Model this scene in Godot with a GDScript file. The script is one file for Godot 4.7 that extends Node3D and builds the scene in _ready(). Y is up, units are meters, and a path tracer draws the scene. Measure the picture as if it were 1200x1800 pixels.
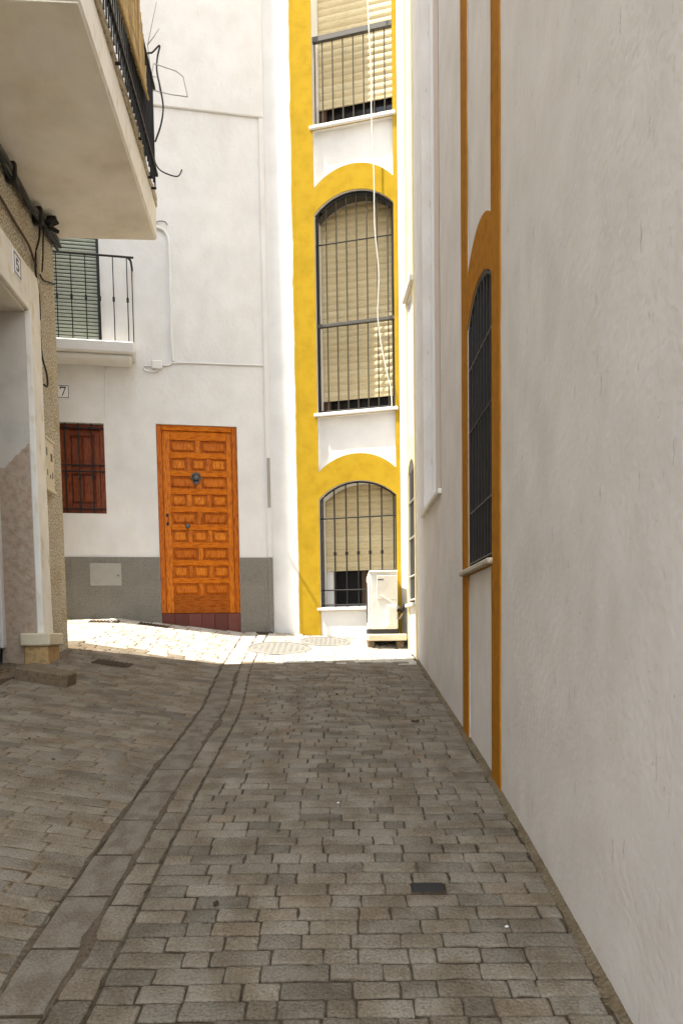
extends Node3D
# A narrow whitewashed alley that climbs to a sunlit corner.
# Plan coordinates: X to the right, D into the picture, v metres above the eye (EYE above y = 0).

const EYE := 1.5
var rng := RandomNumberGenerator.new()
var VB := 0.0                      # height of the current thing's base, in v
var XF := Transform3D()            # placement of a part inside its thing
var M := {}                        # materials
var taken := {}

# ------------------------------------------------------------------ helpers
func pl(X: float, v: float, D: float) -> Vector3:
	return Vector3(X, v + EYE, -D)

func lin(x: float, xs: Array, ys: Array) -> float:
	for i in xs.size() - 1:
		if x <= xs[i + 1] or i == xs.size() - 2:
			return lerpf(ys[i], ys[i + 1], (x - xs[i]) / (xs[i + 1] - xs[i]))
	return ys[-1]

func frame(a: Vector2, b: Vector2, v := 0.0) -> Transform3D:
	var u := (b - a).normalized()
	var ux := Vector3(u.x, 0, -u.y)
	return Transform3D(Basis(ux, Vector3.UP, ux.cross(Vector3.UP)), pl(a.x, v, a.y))

func numbered(called: String) -> String:
	if not taken.has(called):
		taken[called] = 0
		return called
	taken[called] += 1
	return "%s_%03d" % [called, taken[called]]

func thing(called: String, label: String, category: String, at: Transform3D, group := "") -> Node3D:
	var o := Node3D.new()
	o.name = numbered(called)
	add_child(o)
	o.transform = at
	o.set_meta("label", label)
	o.set_meta("category", category)
	o.set_meta("kind", "thing")
	if group != "":
		o.set_meta("group", group)
	return o

func begin() -> SurfaceTool:
	var st := SurfaceTool.new()
	st.begin(Mesh.PRIMITIVE_TRIANGLES)
	return st

func part(parent: Node3D, called: String, st, mat: Material) -> MeshInstance3D:
	var mi := MeshInstance3D.new()
	mi.name = called
	mi.mesh = st.commit() if st is SurfaceTool else st
	mi.material_override = mat
	mi.transform = XF
	mi.cast_shadow = GeometryInstance3D.SHADOW_CASTING_SETTING_ON
	parent.add_child(mi, true)
	return mi

func grp(parent: Node3D, called: String) -> Node3D:
	var o := Node3D.new()
	o.name = called
	o.transform = XF
	parent.add_child(o, true)
	return o

func w(u: float, v: float, n: float) -> Vector3:
	return Vector3(u, v - VB, n)

func tri(st: SurfaceTool, a: Vector3, b: Vector3, c: Vector3, na: Vector3, nb = null, nc = null) -> void:
	var fn := (b - a).cross(c - a)
	if fn.length_squared() < 1e-14:
		return
	var swap := fn.dot(na) > 0.0
	st.set_normal(na); st.set_uv(Vector2(a.x + a.z, a.y)); st.add_vertex(a)
	if swap:
		st.set_normal(nc if nc != null else na); st.set_uv(Vector2(c.x + c.z, c.y)); st.add_vertex(c)
	st.set_normal(nb if nb != null else na); st.set_uv(Vector2(b.x + b.z, b.y)); st.add_vertex(b)
	if not swap:
		st.set_normal(nc if nc != null else na); st.set_uv(Vector2(c.x + c.z, c.y)); st.add_vertex(c)

func quad(st: SurfaceTool, a: Vector3, b: Vector3, c: Vector3, d: Vector3, out: Vector3) -> void:
	var n := (c - a).cross(d - b).normalized()
	if n.dot(out) < 0.0:
		n = -n
	tri(st, a, b, c, n)
	tri(st, a, c, d, n)

func box(st: SurfaceTool, u0: float, u1: float, v0: float, v1: float, n0: float, n1: float) -> void:
	cbox(st, u0, u1, v0, v1, n0, n1, 0.0)

# a box whose edges are chamfered by c
func cbox(st: SurfaceTool, u0: float, u1: float, v0: float, v1: float, n0: float, n1: float, c: float) -> void:
	var lo := w(u0, v0, n0)
	var hi := w(u1, v1, n1)
	var mid := (lo + hi) / 2.0
	var h := (hi - lo) / 2.0
	var ax := [Vector3.RIGHT, Vector3.UP, Vector3.BACK]
	for i in 3:
		var j := (i + 1) % 3
		var k := (i + 2) % 3
		for s in [-1.0, 1.0]:
			var f: Vector3 = mid + ax[i] * h[i] * s
			var pj: Vector3 = ax[j] * (h[j] - c)
			var pk: Vector3 = ax[k] * (h[k] - c)
			quad(st, f - pj - pk, f + pj - pk, f + pj + pk, f - pj + pk, ax[i] * s)
	if c <= 0.0:
		return
	for i in 3:
		var j := (i + 1) % 3
		var k := (i + 2) % 3
		for sj in [-1.0, 1.0]:
			for sk in [-1.0, 1.0]:
				var e: Vector3 = mid + ax[j] * sj * h[j] + ax[k] * sk * h[k]
				var p: Vector3 = ax[i] * (h[i] - c)
				var ej: Vector3 = -ax[j] * sj * c
				var ek: Vector3 = -ax[k] * sk * c
				quad(st, e + ej - p, e + ej + p, e + ek + p, e + ek - p, ax[j] * sj + ax[k] * sk)
	for sx in [-1.0, 1.0]:
		for sy in [-1.0, 1.0]:
			for sz in [-1.0, 1.0]:
				var p := mid + Vector3(sx * h.x, sy * h.y, sz * h.z)
				tri(st, p - Vector3(0, sy * c, sz * c), p - Vector3(sx * c, 0, sz * c), p - Vector3(sx * c, sy * c, 0), Vector3(sx, sy, sz).normalized())

func tube(st: SurfaceTool, pts: Array, r: float, k := 6, r_end := -1.0) -> void:
	var rings := []
	var norms := []
	for i in pts.size():
		var t: Vector3 = (pts[mini(i + 1, pts.size() - 1)] - pts[maxi(i - 1, 0)]).normalized()
		var side := t.cross(Vector3(0.31, 0.9, 0.2)).normalized()
		if side.length() < 0.1:
			side = t.cross(Vector3.RIGHT).normalized()
		var up := side.cross(t)
		var rr := r if r_end < 0.0 else lerpf(r, r_end, float(i) / (pts.size() - 1))
		var ring := []
		var nr := []
		for j in k:
			var a := TAU * j / k
			var d := side * cos(a) + up * sin(a)
			ring.append(pts[i] + d * rr)
			nr.append(d)
		rings.append(ring)
		norms.append(nr)
	for i in pts.size() - 1:
		for j in k:
			var j2 := (j + 1) % k
			tri(st, rings[i][j], rings[i][j2], rings[i + 1][j2], norms[i][j], norms[i][j2], norms[i + 1][j2])
			tri(st, rings[i][j], rings[i + 1][j2], rings[i + 1][j], norms[i][j], norms[i + 1][j2], norms[i + 1][j])
	for e in [0, pts.size() - 1]:
		var t: Vector3 = (pts[1] - pts[0]).normalized() * -1.0 if e == 0 else (pts[-1] - pts[-2]).normalized()
		for j in range(1, k - 1):
			tri(st, rings[e][0], rings[e][j], rings[e][j + 1], t)

func curve(pts: Array, steps := 5) -> Array:
	var out := []
	for i in pts.size() - 1:
		var p0: Vector3 = pts[maxi(i - 1, 0)]
		var p3: Vector3 = pts[mini(i + 2, pts.size() - 1)]
		for s in steps:
			out.append((pts[i] as Vector3).cubic_interpolate(pts[i + 1], p0, p3, float(s) / steps))
	out.append(pts[-1])
	return out

# polygon in u, v pushed from n0 to n1
func prism(st: SurfaceTool, poly: PackedVector2Array, n0: float, n1: float) -> void:
	var ids := Geometry2D.triangulate_polygon(poly)
	for i in range(0, ids.size(), 3):
		var a := poly[ids[i]]
		var b := poly[ids[i + 1]]
		var c := poly[ids[i + 2]]
		tri(st, w(a.x, a.y, n1), w(b.x, b.y, n1), w(c.x, c.y, n1), Vector3.BACK)
		tri(st, w(a.x, a.y, n0), w(b.x, b.y, n0), w(c.x, c.y, n0), Vector3.FORWARD)
	var cw := 1.0 if Geometry2D.is_polygon_clockwise(poly) else -1.0
	for i in poly.size():
		var a := poly[i]
		var b := poly[(i + 1) % poly.size()]
		var d := Vector2(-(b - a).y, (b - a).x) * cw
		quad(st, w(a.x, a.y, n0), w(b.x, b.y, n0), w(b.x, b.y, n1), w(a.x, a.y, n1), Vector3(d.x, d.y, 0))

# polygon in plan (X, D) pushed from height v0 to v1, in world axes under a root at origin `at`
func plan_prism(st: SurfaceTool, to_local: Transform3D, pts: Array, v0: float, v1: float) -> void:
	var poly := PackedVector2Array(pts)
	var ids := Geometry2D.triangulate_polygon(poly)
	var cw := 1.0 if Geometry2D.is_polygon_clockwise(poly) else -1.0
	for i in range(0, ids.size(), 3):
		for v in [v0, v1]:
			var q := []
			for k in 3:
				q.append(to_local * pl(poly[ids[i + k]].x, v, poly[ids[i + k]].y))
			tri(st, q[0], q[1], q[2], Vector3.UP if v == v1 else Vector3.DOWN)
	for i in poly.size():
		var a := poly[i]
		var b := poly[(i + 1) % poly.size()]
		var d := Vector2(-(b - a).y, (b - a).x) * cw
		quad(st, to_local * pl(a.x, v0, a.y), to_local * pl(b.x, v0, b.y), to_local * pl(b.x, v1, b.y), to_local * pl(a.x, v1, a.y), to_local.basis * Vector3(d.x, 0, -d.y))

const NS := 16
func flat(v: float) -> Array:
	var a := []
	for i in NS + 1:
		a.append(v)
	return a

func arch(spring: float, apex: float, half: float) -> Array:
	var rise := apex - spring
	var R := (half * half + rise * rise) / (2.0 * rise)
	var a := []
	for i in NS + 1:
		var x := (2.0 * i / NS - 1.0) * half
		a.append(apex - R + sqrt(R * R - x * x))
	return a

# a wall face at n = nf from u0..u1, v0..v1 with columns of openings; hole = {lo, hi, d (depth), back}
func skin(st: SurfaceTool, u0: float, u1: float, v0: float, v1: float, nf: float, cols: Array, edge := 0.0) -> void:
	var at := u0
	for c in cols:
		if c.u0 > at:
			quad(st, w(at, v0, nf), w(c.u0, v0, nf), w(c.u0, v1, nf), w(at, v1, nf), Vector3.BACK)
		var below := flat(v0)
		var bounds := []
		for hl in c.holes:
			bounds.append([below, hl.lo])
			below = hl.hi
			for i in NS:
				var ua := lerpf(c.u0, c.u1, float(i) / NS)
				var ub := lerpf(c.u0, c.u1, float(i + 1) / NS)
				var nb: float = nf - hl.d
				quad(st, w(ua, hl.lo[i], nf), w(ub, hl.lo[i + 1], nf), w(ub, hl.lo[i + 1], nb), w(ua, hl.lo[i], nb), Vector3.UP)
				quad(st, w(ua, hl.hi[i], nf), w(ub, hl.hi[i + 1], nf), w(ub, hl.hi[i + 1], nb), w(ua, hl.hi[i], nb), Vector3.DOWN)
				if hl.get("back", false):
					quad(st, w(ua, hl.lo[i], nb), w(ub, hl.lo[i + 1], nb), w(ub, hl.hi[i + 1], nb), w(ua, hl.hi[i], nb), Vector3.BACK)
			quad(st, w(c.u0, hl.lo[0], nf), w(c.u0, hl.lo[0], nf - hl.d), w(c.u0, hl.hi[0], nf - hl.d), w(c.u0, hl.hi[0], nf), Vector3.RIGHT)
			quad(st, w(c.u1, hl.lo[NS], nf), w(c.u1, hl.lo[NS], nf - hl.d), w(c.u1, hl.hi[NS], nf - hl.d), w(c.u1, hl.hi[NS], nf), Vector3.LEFT)
		bounds.append([below, flat(v1)])
		for b in bounds:
			for i in NS:
				var ua := lerpf(c.u0, c.u1, float(i) / NS)
				var ub := lerpf(c.u0, c.u1, float(i + 1) / NS)
				quad(st, w(ua, b[0][i], nf), w(ub, b[0][i + 1], nf), w(ub, b[1][i + 1], nf), w(ua, b[1][i], nf), Vector3.BACK)
		at = c.u1
	if u1 > at:
		quad(st, w(at, v0, nf), w(u1, v0, nf), w(u1, v1, nf), w(at, v1, nf), Vector3.BACK)
	if edge > 0.0:
		quad(st, w(u0, v0, nf), w(u0, v0, nf - edge), w(u0, v1, nf - edge), w(u0, v1, nf), Vector3.LEFT)
		quad(st, w(u1, v0, nf), w(u1, v0, nf - edge), w(u1, v1, nf - edge), w(u1, v1, nf), Vector3.RIGHT)
		quad(st, w(u0, v1, nf), w(u1, v1, nf), w(u1, v1, nf - edge), w(u0, v1, nf - edge), Vector3.UP)

# slat of a roller blind: curved cross-section, centre at the origin
func slat_mesh(width: float, h: float, bulge: float) -> ArrayMesh:
	var st := begin()
	var k := 5
	for i in k:
		var a := float(i) / k
		var b := float(i + 1) / k
		var pa := Vector3(0, (a - 0.5) * h, bulge * sin(PI * a))
		var pb := Vector3(0, (b - 0.5) * h, bulge * sin(PI * b))
		var x := Vector3(width / 2.0, 0, 0)
		quad(st, pa - x, pa + x, pb + x, pb - x, Vector3(0, (a + b) / 2.0 - 0.5, 0.6))
	var back := Vector3(0, 0, -0.004)
	var y := Vector3(0, h / 2.0, 0)
	var xx := Vector3(width / 2.0, 0, 0)
	quad(st, -y - xx + back, -y + xx + back, y + xx + back, y - xx + back, Vector3.FORWARD)
	quad(st, y - xx + back, y + xx + back, y + xx, y - xx, Vector3.UP)
	quad(st, -y - xx + back, -y + xx + back, -y + xx, -y - xx, Vector3.DOWN)
	return st.commit()

func blind(parent: Node3D, u0: float, u1: float, v0: float, v1: float, n: float, pitch: float, mats: Array, called := "roller_blind", fill := 0.985) -> Node3D:
	var b := grp(parent, called)
	var keep := XF
	XF = Transform3D()
	var mesh := slat_mesh(u1 - u0, pitch * fill, pitch * 0.12)
	var v := v0 + pitch / 2.0
	while v < v1:
		var s := part(b, "slat", mesh, mats[rng.randi() % mats.size()])
		s.position = w((u0 + u1) / 2.0, v, n + rng.randf_range(-0.0015, 0.0015))
		s.rotation = Vector3(rng.randf_range(-0.02, 0.02), 0, rng.randf_range(-0.0015, 0.0015))
		v += pitch
	var st := begin()
	box(st, u0, u1, v0 - 0.03, v0, n - 0.006, n + 0.012)
	part(b, "bottom_rail", st, mats[0])
	XF = keep
	return b

# ------------------------------------------------------------------ ground
const GR_D := [-14.0, 0.0, 2.12, 3.22, 4.07, 5.13, 8.18, 9.35, 14.0]
const GR_V := [-3.85, -1.48, -1.13, -0.94, -0.812, -0.672, -0.315, -0.149, 0.4]
const GL_D := [-14.0, 0.0, 2.0, 5.75, 7.65, 9.4, 14.0]
const GL_V := [-3.55, -1.17, -0.85, -0.345, -0.118, 0.19, 0.78]

func left_x(D: float) -> float:
	return -2.71 + 0.0756 * (7.62 - D)

func gutter_x(D: float) -> float:
	return -0.97 - 0.18 * smoothstep(5.2, 8.4, D)

func ground(X: float, D: float) -> float:
	var r := lin(D, GR_D, GR_V)
	var l := lin(D, GL_D, GL_V)
	var g := r + lin(D, [-20.0, 8.0, 9.8, 20.0], [0.03, 0.03, 0.105, 0.105])
	var xg := gutter_x(D)
	var xl := left_x(minf(D, 7.7))
	if X >= xg:
		return lerpf(g, r, (X - xg) / (0.81 - xg))
	if X >= xg - 0.11:
		return g
	if X >= xl:
		return lerpf(l, g, (X - xl) / (xg - 0.11 - xl))
	return l + (xl - X) * 0.02

func stone_frame(X: float, D: float) -> Basis:
	var e := 0.03
	var tx := Vector3(2.0 * e, ground(X + e, D) - ground(X - e, D), 0).normalized()
	var td := Vector3(0, ground(X, D + e) - ground(X, D - e), -2.0 * e).normalized()
	var up := tx.cross(-td).normalized() * -1.0
	if up.y < 0.0:
		up = -up
	return Basis(tx, up, tx.cross(up)).orthonormalized()

# worn paving stone, top at y = 0: irregular outline, rounded shoulders, a slightly hollow or domed face
func stone_mesh(L: float, Wd: float) -> ArrayMesh:
	var st := begin()
	var outline := []
	var c := 0.005
	var hx := L / 2.0
	var hz := Wd / 2.0
	var base := [Vector2(-hx + c, -hz), Vector2(-hx * 0.3, -hz), Vector2(hx * 0.35, -hz), Vector2(hx - c, -hz), Vector2(hx, -hz + c), Vector2(hx, 0), Vector2(hx, hz - c), Vector2(hx - c, hz), Vector2(hx * 0.3, hz), Vector2(-hx * 0.35, hz), Vector2(-hx + c, hz), Vector2(-hx, hz - c), Vector2(-hx, 0), Vector2(-hx, -hz + c)]
	for p in base:
		var chip := 0.88 if rng.randf() < 0.10 else 1.0
		outline.append(Vector2(p.x * (1.0 if absf(p.x) < hx * 0.9 else lerpf(chip, 1.0, 0.6)), p.y * chip) + Vector2(rng.randf_range(-0.0025, 0.0025), rng.randf_range(-0.0022, 0.0022)))
	var n := outline.size()
	var mid := Vector3(rng.randf_range(-0.01, 0.01), rng.randf_range(-0.0015, 0.0015), rng.randf_range(-0.01, 0.01))
	var rings := []
	for lev in [[1.0, -0.05, 0.0], [1.0, -0.005, 0.0], [0.0, -0.0012, 0.003], [0.0, 0.0, 0.009]]:
		var ring := []
		for p in outline:
			var q: Vector2 = p - Vector2(clampf(p.x / hx * 1.6, -1.0, 1.0) if absf(p.x) > hx * 0.9 else 0.0, clampf(p.y / hz, -1.0, 1.0)) * lev[2]
			ring.append(Vector3(q.x, lev[1] + (rng.randf_range(-0.0008, 0.0008) if lev[2] > 0.0 else 0.0), q.y))
		rings.append(ring)
	for r in 3:
		for i in n:
			var i2 := (i + 1) % n
			var o := Vector3(outline[i].x + outline[i2].x, 0.1 if r == 0 else 0.12 + 0.2 * r, outline[i].y + outline[i2].y)
			quad(st, rings[r][i], rings[r][i2], rings[r + 1][i2], rings[r + 1][i], o)
	for i in n:
		tri(st, rings[3][i], rings[3][(i + 1) % n], mid, Vector3.UP)
	st.generate_normals()
	return st.commit()

# ------------------------------------------------------------------ materials
func noise_tex(sd: int, freq: float, ramp: Array, oct := 5, type := FastNoiseLite.TYPE_SIMPLEX_SMOOTH, size := 512) -> NoiseTexture2D:
	var n := FastNoiseLite.new()
	n.seed = sd
	n.frequency = freq
	n.noise_type = type
	n.fractal_octaves = oct
	var t := NoiseTexture2D.new()
	t.noise = n
	t.width = size
	t.height = size
	t.seamless = true
	t.seamless_blend_skirt = 0.2
	if ramp.size():
		var g := Gradient.new()
		var offs := PackedFloat32Array()
		var cols := PackedColorArray()
		for r in ramp:
			offs.append(r[0])
			cols.append(r[1] if r[1] is Color else Color(r[1], r[1], r[1]))
		g.offsets = offs
		g.colors = cols
		t.color_ramp = g
	return t

# limewash with chips, scuffs and short streaks scattered over it
func scuffed_tex(sd: int, marks: int, strength: float) -> ImageTexture:
	var S := 1024
	var n := FastNoiseLite.new()
	n.seed = sd
	n.frequency = 0.004
	n.fractal_octaves = 5
	var im := n.get_seamless_image(S, S, false, false, 0.2)
	im.convert(Image.FORMAT_RGBA8)
	var r := RandomNumberGenerator.new()
	r.seed = sd
	var base := Image.create(S, S, false, Image.FORMAT_RGBA8)
	base.fill(Color(0.985, 0.98, 0.972))
	var veil := im
	for y in range(0, S, 1):
		for x in range(0, S, 1):
			var k := veil.get_pixel(x, y).r
			var c := lerpf(0.945, 1.0, k)
			base.set_pixel(x, y, Color(c, c * 0.996, c * 0.99))
	for i in marks:
		var x := r.randi() % (S - 24)
		var y := r.randi() % (S - 60)
		var long := r.randf() < 0.5
		var ln := r.randi_range(6, 34) if long else r.randi_range(2, 5)
		var wd := r.randi_range(1, 3)
		var a := r.randf_range(0.25, 1.0) * strength
		var dark := Color(0.55, 0.5, 0.44)
		for yy in ln:
			var sway := int(round(sin(yy * 0.3 + i) * 0.7))
			for xx in wd:
				if r.randf() < 0.75:
					var o := base.get_pixel(x + xx + sway + 1, y + yy)
					base.set_pixel(x + xx + sway + 1, y + yy, o.lerp(dark, a * (0.4 + 0.6 * sin(PI * (yy + 0.5) / ln))))
	return ImageTexture.create_from_image(base)

func mat(c: Color, rough := 0.9, tex: Texture2D = null, scale := Vector3.ONE, bump: Texture2D = null, bump_cm := 0.0) -> StandardMaterial3D:
	var m := StandardMaterial3D.new()
	m.albedo_color = c.linear_to_srgb()
	m.roughness = rough
	m.metallic_specular = 0.35
	if tex or bump:
		m.uv1_triplanar = true
		m.uv1_world_triplanar = true
		m.uv1_scale = scale
	if tex:
		m.albedo_texture = tex
	if bump:
		m.heightmap_enabled = true
		m.heightmap_texture = bump
		m.heightmap_scale = bump_cm
	return m

func layer(m: StandardMaterial3D, tex: Texture2D, scale: Vector3) -> StandardMaterial3D:
	m.detail_enabled = true
	m.detail_blend_mode = BaseMaterial3D.BLEND_MODE_MUL
	m.detail_albedo = tex
	m.detail_uv_layer = BaseMaterial3D.DETAIL_UV_2
	m.uv2_triplanar = true
	m.uv2_world_triplanar = true
	m.uv2_scale = scale
	return m

func make_materials() -> void:
	var h_fine := noise_tex(11, 0.045, [], 4)
	var h_stipple := noise_tex(15, 0.22, [], 3)
	var h_coarse := noise_tex(12, 0.02, [], 5)
	var streak := noise_tex(13, 0.012, [[0.0, Color(0.972, 0.965, 0.955)], [0.45, Color(0.99, 0.987, 0.983)], [0.65, Color(1, 1, 1)], [1.0, Color(1, 1, 1)]], 5)
	var h_trowel := noise_tex(16, 0.09, [], 4)
	(h_trowel.noise as FastNoiseLite).fractal_gain = 0.62
	var blotch := noise_tex(14, 0.008, [[0.0, 0.93], [0.45, 0.985], [1.0, 1.0]], 5)
	var scuff := scuffed_tex(21, 260, 0.5)
	var scuff2 := scuffed_tex(22, 90, 0.3)
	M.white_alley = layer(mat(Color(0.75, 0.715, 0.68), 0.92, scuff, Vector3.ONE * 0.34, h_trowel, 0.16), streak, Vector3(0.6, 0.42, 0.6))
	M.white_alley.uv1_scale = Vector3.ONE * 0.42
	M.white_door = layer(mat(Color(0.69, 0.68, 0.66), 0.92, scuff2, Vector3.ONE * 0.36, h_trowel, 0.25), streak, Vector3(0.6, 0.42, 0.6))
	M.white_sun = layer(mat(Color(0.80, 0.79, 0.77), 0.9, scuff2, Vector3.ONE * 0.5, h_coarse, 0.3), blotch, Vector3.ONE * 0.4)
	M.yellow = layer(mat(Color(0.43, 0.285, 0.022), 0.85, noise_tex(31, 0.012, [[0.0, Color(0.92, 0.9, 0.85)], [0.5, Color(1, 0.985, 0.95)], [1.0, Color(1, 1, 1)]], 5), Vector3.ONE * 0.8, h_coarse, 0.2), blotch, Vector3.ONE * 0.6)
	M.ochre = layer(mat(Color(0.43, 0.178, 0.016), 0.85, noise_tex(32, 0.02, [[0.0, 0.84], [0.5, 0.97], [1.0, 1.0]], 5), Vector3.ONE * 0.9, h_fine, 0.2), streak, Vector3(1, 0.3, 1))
	M.yellow.metallic_specular = 0.15
	M.ochre.metallic_specular = 0.15
	M.cream = mat(Color(0.74, 0.62, 0.36), 0.85, blotch, Vector3.ONE)  # yellow trim paint paled in colour to look overexposed by the sun
	M.sill_worn = mat(Color(0.58, 0.53, 0.43), 0.8, noise_tex(58, 0.03, [[0.0, Color(0.6, 0.54, 0.45)], [0.45, Color(0.95, 0.93, 0.9)], [1.0, Color(1, 1, 1)]], 5), Vector3.ONE * 1.5)
	M.sill = mat(Color(0.72, 0.68, 0.60), 0.7, blotch, Vector3.ONE * 2.0)
	M.dado = layer(mat(Color(0.275, 0.255, 0.215), 0.92, noise_tex(33, 0.03, [[0.0, 0.8], [0.5, 0.96], [1.0, 1.0]], 5), Vector3.ONE * 2.6, noise_tex(34, 0.05, [], 4), 1.8), blotch, Vector3.ONE * 0.9)
	M.dado_cover = mat(Color(0.30, 0.285, 0.25), 0.75, blotch, Vector3.ONE * 2.0)
	M.pebbledash = layer(mat(Color(0.61, 0.565, 0.455), 0.95, noise_tex(35, 0.075, [[0.0, Color(0.45, 0.41, 0.36)], [0.42, Color(0.82, 0.8, 0.76)], [0.56, Color(1, 1, 1)], [1.0, Color(1, 1, 1)]], 4), Vector3.ONE * 1.1, noise_tex(36, 0.07, [], 4), 2.2), noise_tex(37, 0.01, [[0.0, Color(0.9, 0.83, 0.73)], [0.4, Color(0.98, 0.96, 0.93)], [1.0, Color(1, 1, 1)]], 5), Vector3.ONE * 0.55)
	M.bare_render = mat(Color(0.43, 0.345, 0.265), 0.95, noise_tex(38, 0.03, [[0.0, Color(0.84, 0.79, 0.74)], [0.5, Color(0.95, 0.93, 0.91)], [1.0, Color(1, 1, 1)]], 5), Vector3.ONE * 0.8, h_fine, 0.5)
	M.reveal_shaded = layer(mat(Color(0.55, 0.51, 0.445), 0.92, scuff2, Vector3.ONE * 0.5, h_coarse, 0.3), blotch, Vector3.ONE * 0.8)  # whitewash darkened in colour to stand for the shade of the doorway
	M.soffit = layer(mat(Color(0.87, 0.835, 0.76), 0.92, scuff2, Vector3.ONE * 0.5, h_coarse, 0.3), noise_tex(39, 0.007, [[0.0, Color(0.93, 0.91, 0.87)], [0.5, Color(0.985, 0.98, 0.965)], [1.0, Color(1, 1, 1)]], 5), Vector3.ONE * 0.4)
	M.balcony_white = layer(mat(Color(0.78, 0.755, 0.70), 0.9, scuff2, Vector3.ONE * 0.8, h_coarse, 0.25), noise_tex(40, 0.012, [[0.0, Color(0.88, 0.83, 0.72)], [0.33, Color(0.98, 0.97, 0.945)], [1.0, Color(1, 1, 1)]], 5), Vector3(1.0, 0.5, 1.0))
	M.edge_worn = mat(Color(0.42, 0.34, 0.22), 0.95, noise_tex(41, 0.03, [[0.0, 0.5], [0.5, 0.9], [1.0, 1.0]], 5), Vector3.ONE * 1.4, h_fine, 0.6)
	M.edge_worn.albedo_color = Color(0.52, 0.43, 0.29).linear_to_srgb()
	M.iron = mat(Color(0.022, 0.021, 0.02), 0.55)
	M.iron.metallic = 0.3
	M.iron_brown = mat(Color(0.05, 0.04, 0.026), 0.6)
	M.iron_grey = mat(Color(0.10, 0.095, 0.085), 0.5)
	M.iron_grey.metallic = 0.4
	M.blinds = []
	var btex := noise_tex(42, 0.03, [[0.0, 0.82], [0.5, 0.96], [1.0, 1.0]], 4)
	for c in [Color(0.64, 0.53, 0.315), Color(0.61, 0.50, 0.295), Color(0.66, 0.555, 0.34), Color(0.625, 0.51, 0.295)]:
		M.blinds.append(mat(c, 0.6, btex, Vector3(0.6, 3.0, 0.6)))
	M.green_slats = []
	for c in [Color(0.36, 0.385, 0.31), Color(0.34, 0.365, 0.29), Color(0.38, 0.40, 0.33)]:
		M.green_slats.append(mat(c, 0.6, btex, Vector3(0.6, 3.0, 0.6)))
	M.pale_slats = [mat(Color(0.70, 0.64, 0.52), 0.6, btex, Vector3.ONE), mat(Color(0.72, 0.66, 0.55), 0.6, btex, Vector3.ONE)]
	M.glass_dim_room = mat(Color(0.012, 0.012, 0.013), 0.12)  # opaque, the unlit room painted into its colour
	M.shutter_dark = mat(Color(0.02, 0.021, 0.021), 0.5)
	M.frame_white = mat(Color(0.72, 0.70, 0.66), 0.5)
	M.frame_brown = mat(Color(0.07, 0.038, 0.02), 0.5)
	M.frame_pink = mat(Color(0.56, 0.46, 0.38), 0.6)
	var grain := noise_tex(43, 0.02, [[0.0, Color(0.5, 0.36, 0.26)], [0.3, Color(0.78, 0.68, 0.56)], [0.5, Color(0.95, 0.91, 0.85)], [0.7, Color(1, 1, 1)], [1.0, Color(0.85, 0.76, 0.66)]], 5)
	var grain_h := noise_tex(44, 0.03, [], 4)
	M.wood = []
	for c in [Color(0.55, 0.16, 0.010), Color(0.60, 0.185, 0.012), Color(0.50, 0.138, 0.008), Color(0.63, 0.205, 0.015)]:
		var m := mat(c, 0.42, grain, Vector3(5.0, 0.7, 5.0), grain_h, 0.06)
		m.metallic_specular = 0.15
		m.clearcoat_enabled = true
		m.clearcoat = 0.08
		m.clearcoat_roughness = 0.35
		M.wood.append(m)
	M.wood_rail = mat(Color(0.58, 0.17, 0.011), 0.42, grain, Vector3(0.7, 6.0, 0.7), grain_h, 0.06)
	M.wood_rail.metallic_specular = 0.15
	M.wood_worn = mat(Color(0.36, 0.105, 0.015), 0.6, grain, Vector3(0.7, 6.0, 0.7), grain_h, 0.06)
	M.wood_worn.metallic_specular = 0.15
	M.wood_dark = []
	for c in [Color(0.20, 0.045, 0.010), Color(0.235, 0.055, 0.012), Color(0.165, 0.036, 0.009)]:
		M.wood_dark.append(mat(c, 0.5, grain, Vector3(5.0, 0.7, 5.0), grain_h, 0.06))
	M.step_tile = []
	for c in [Color(0.13, 0.036, 0.026), Color(0.11, 0.03, 0.022), Color(0.15, 0.045, 0.032)]:
		M.step_tile.append(mat(c, 0.6, blotch, Vector3.ONE * 3.0))
	M.door_slate = mat(Color(0.05, 0.055, 0.06), 0.6, blotch, Vector3.ONE)
	M.rubber = mat(Color(0.018, 0.016, 0.015), 0.6)
	M.cable_grey = mat(Color(0.10, 0.092, 0.08), 0.7)
	M.cable_tan = mat(Color(0.36, 0.29, 0.19), 0.7)
	M.cable_white = mat(Color(0.62, 0.60, 0.54), 0.55)
	M.conduit = mat(Color(0.64, 0.625, 0.595), 0.8)
	M.wire_steel = mat(Color(0.40, 0.38, 0.35), 0.5)
	M.reeds = []
	for c in [Color(0.44, 0.30, 0.12), Color(0.38, 0.255, 0.10), Color(0.49, 0.35, 0.155), Color(0.31, 0.20, 0.08)]:
		M.reeds.append(mat(c, 0.8, btex, Vector3(3, 0.8, 3)))
	M.stone_cream = mat(Color(0.60, 0.52, 0.37), 0.85, blotch, Vector3.ONE * 2.5, h_fine, 0.3)
	M.stone_ochre = mat(Color(0.44, 0.29, 0.13), 0.9, noise_tex(45, 0.02, [[0.0, 0.7], [0.5, 0.95], [1.0, 1.0]], 5), Vector3.ONE * 1.6, h_fine, 0.5)
	M.slab_dark = mat(Color(0.165, 0.122, 0.074), 0.9, noise_tex(46, 0.02, [[0.0, 0.7], [0.5, 0.95], [1.0, 1.0]], 5), Vector3.ONE * 1.6, h_fine, 0.5)
	M.meter_cream = mat(Color(0.60, 0.53, 0.38), 0.6, blotch, Vector3.ONE * 3.0)
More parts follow.
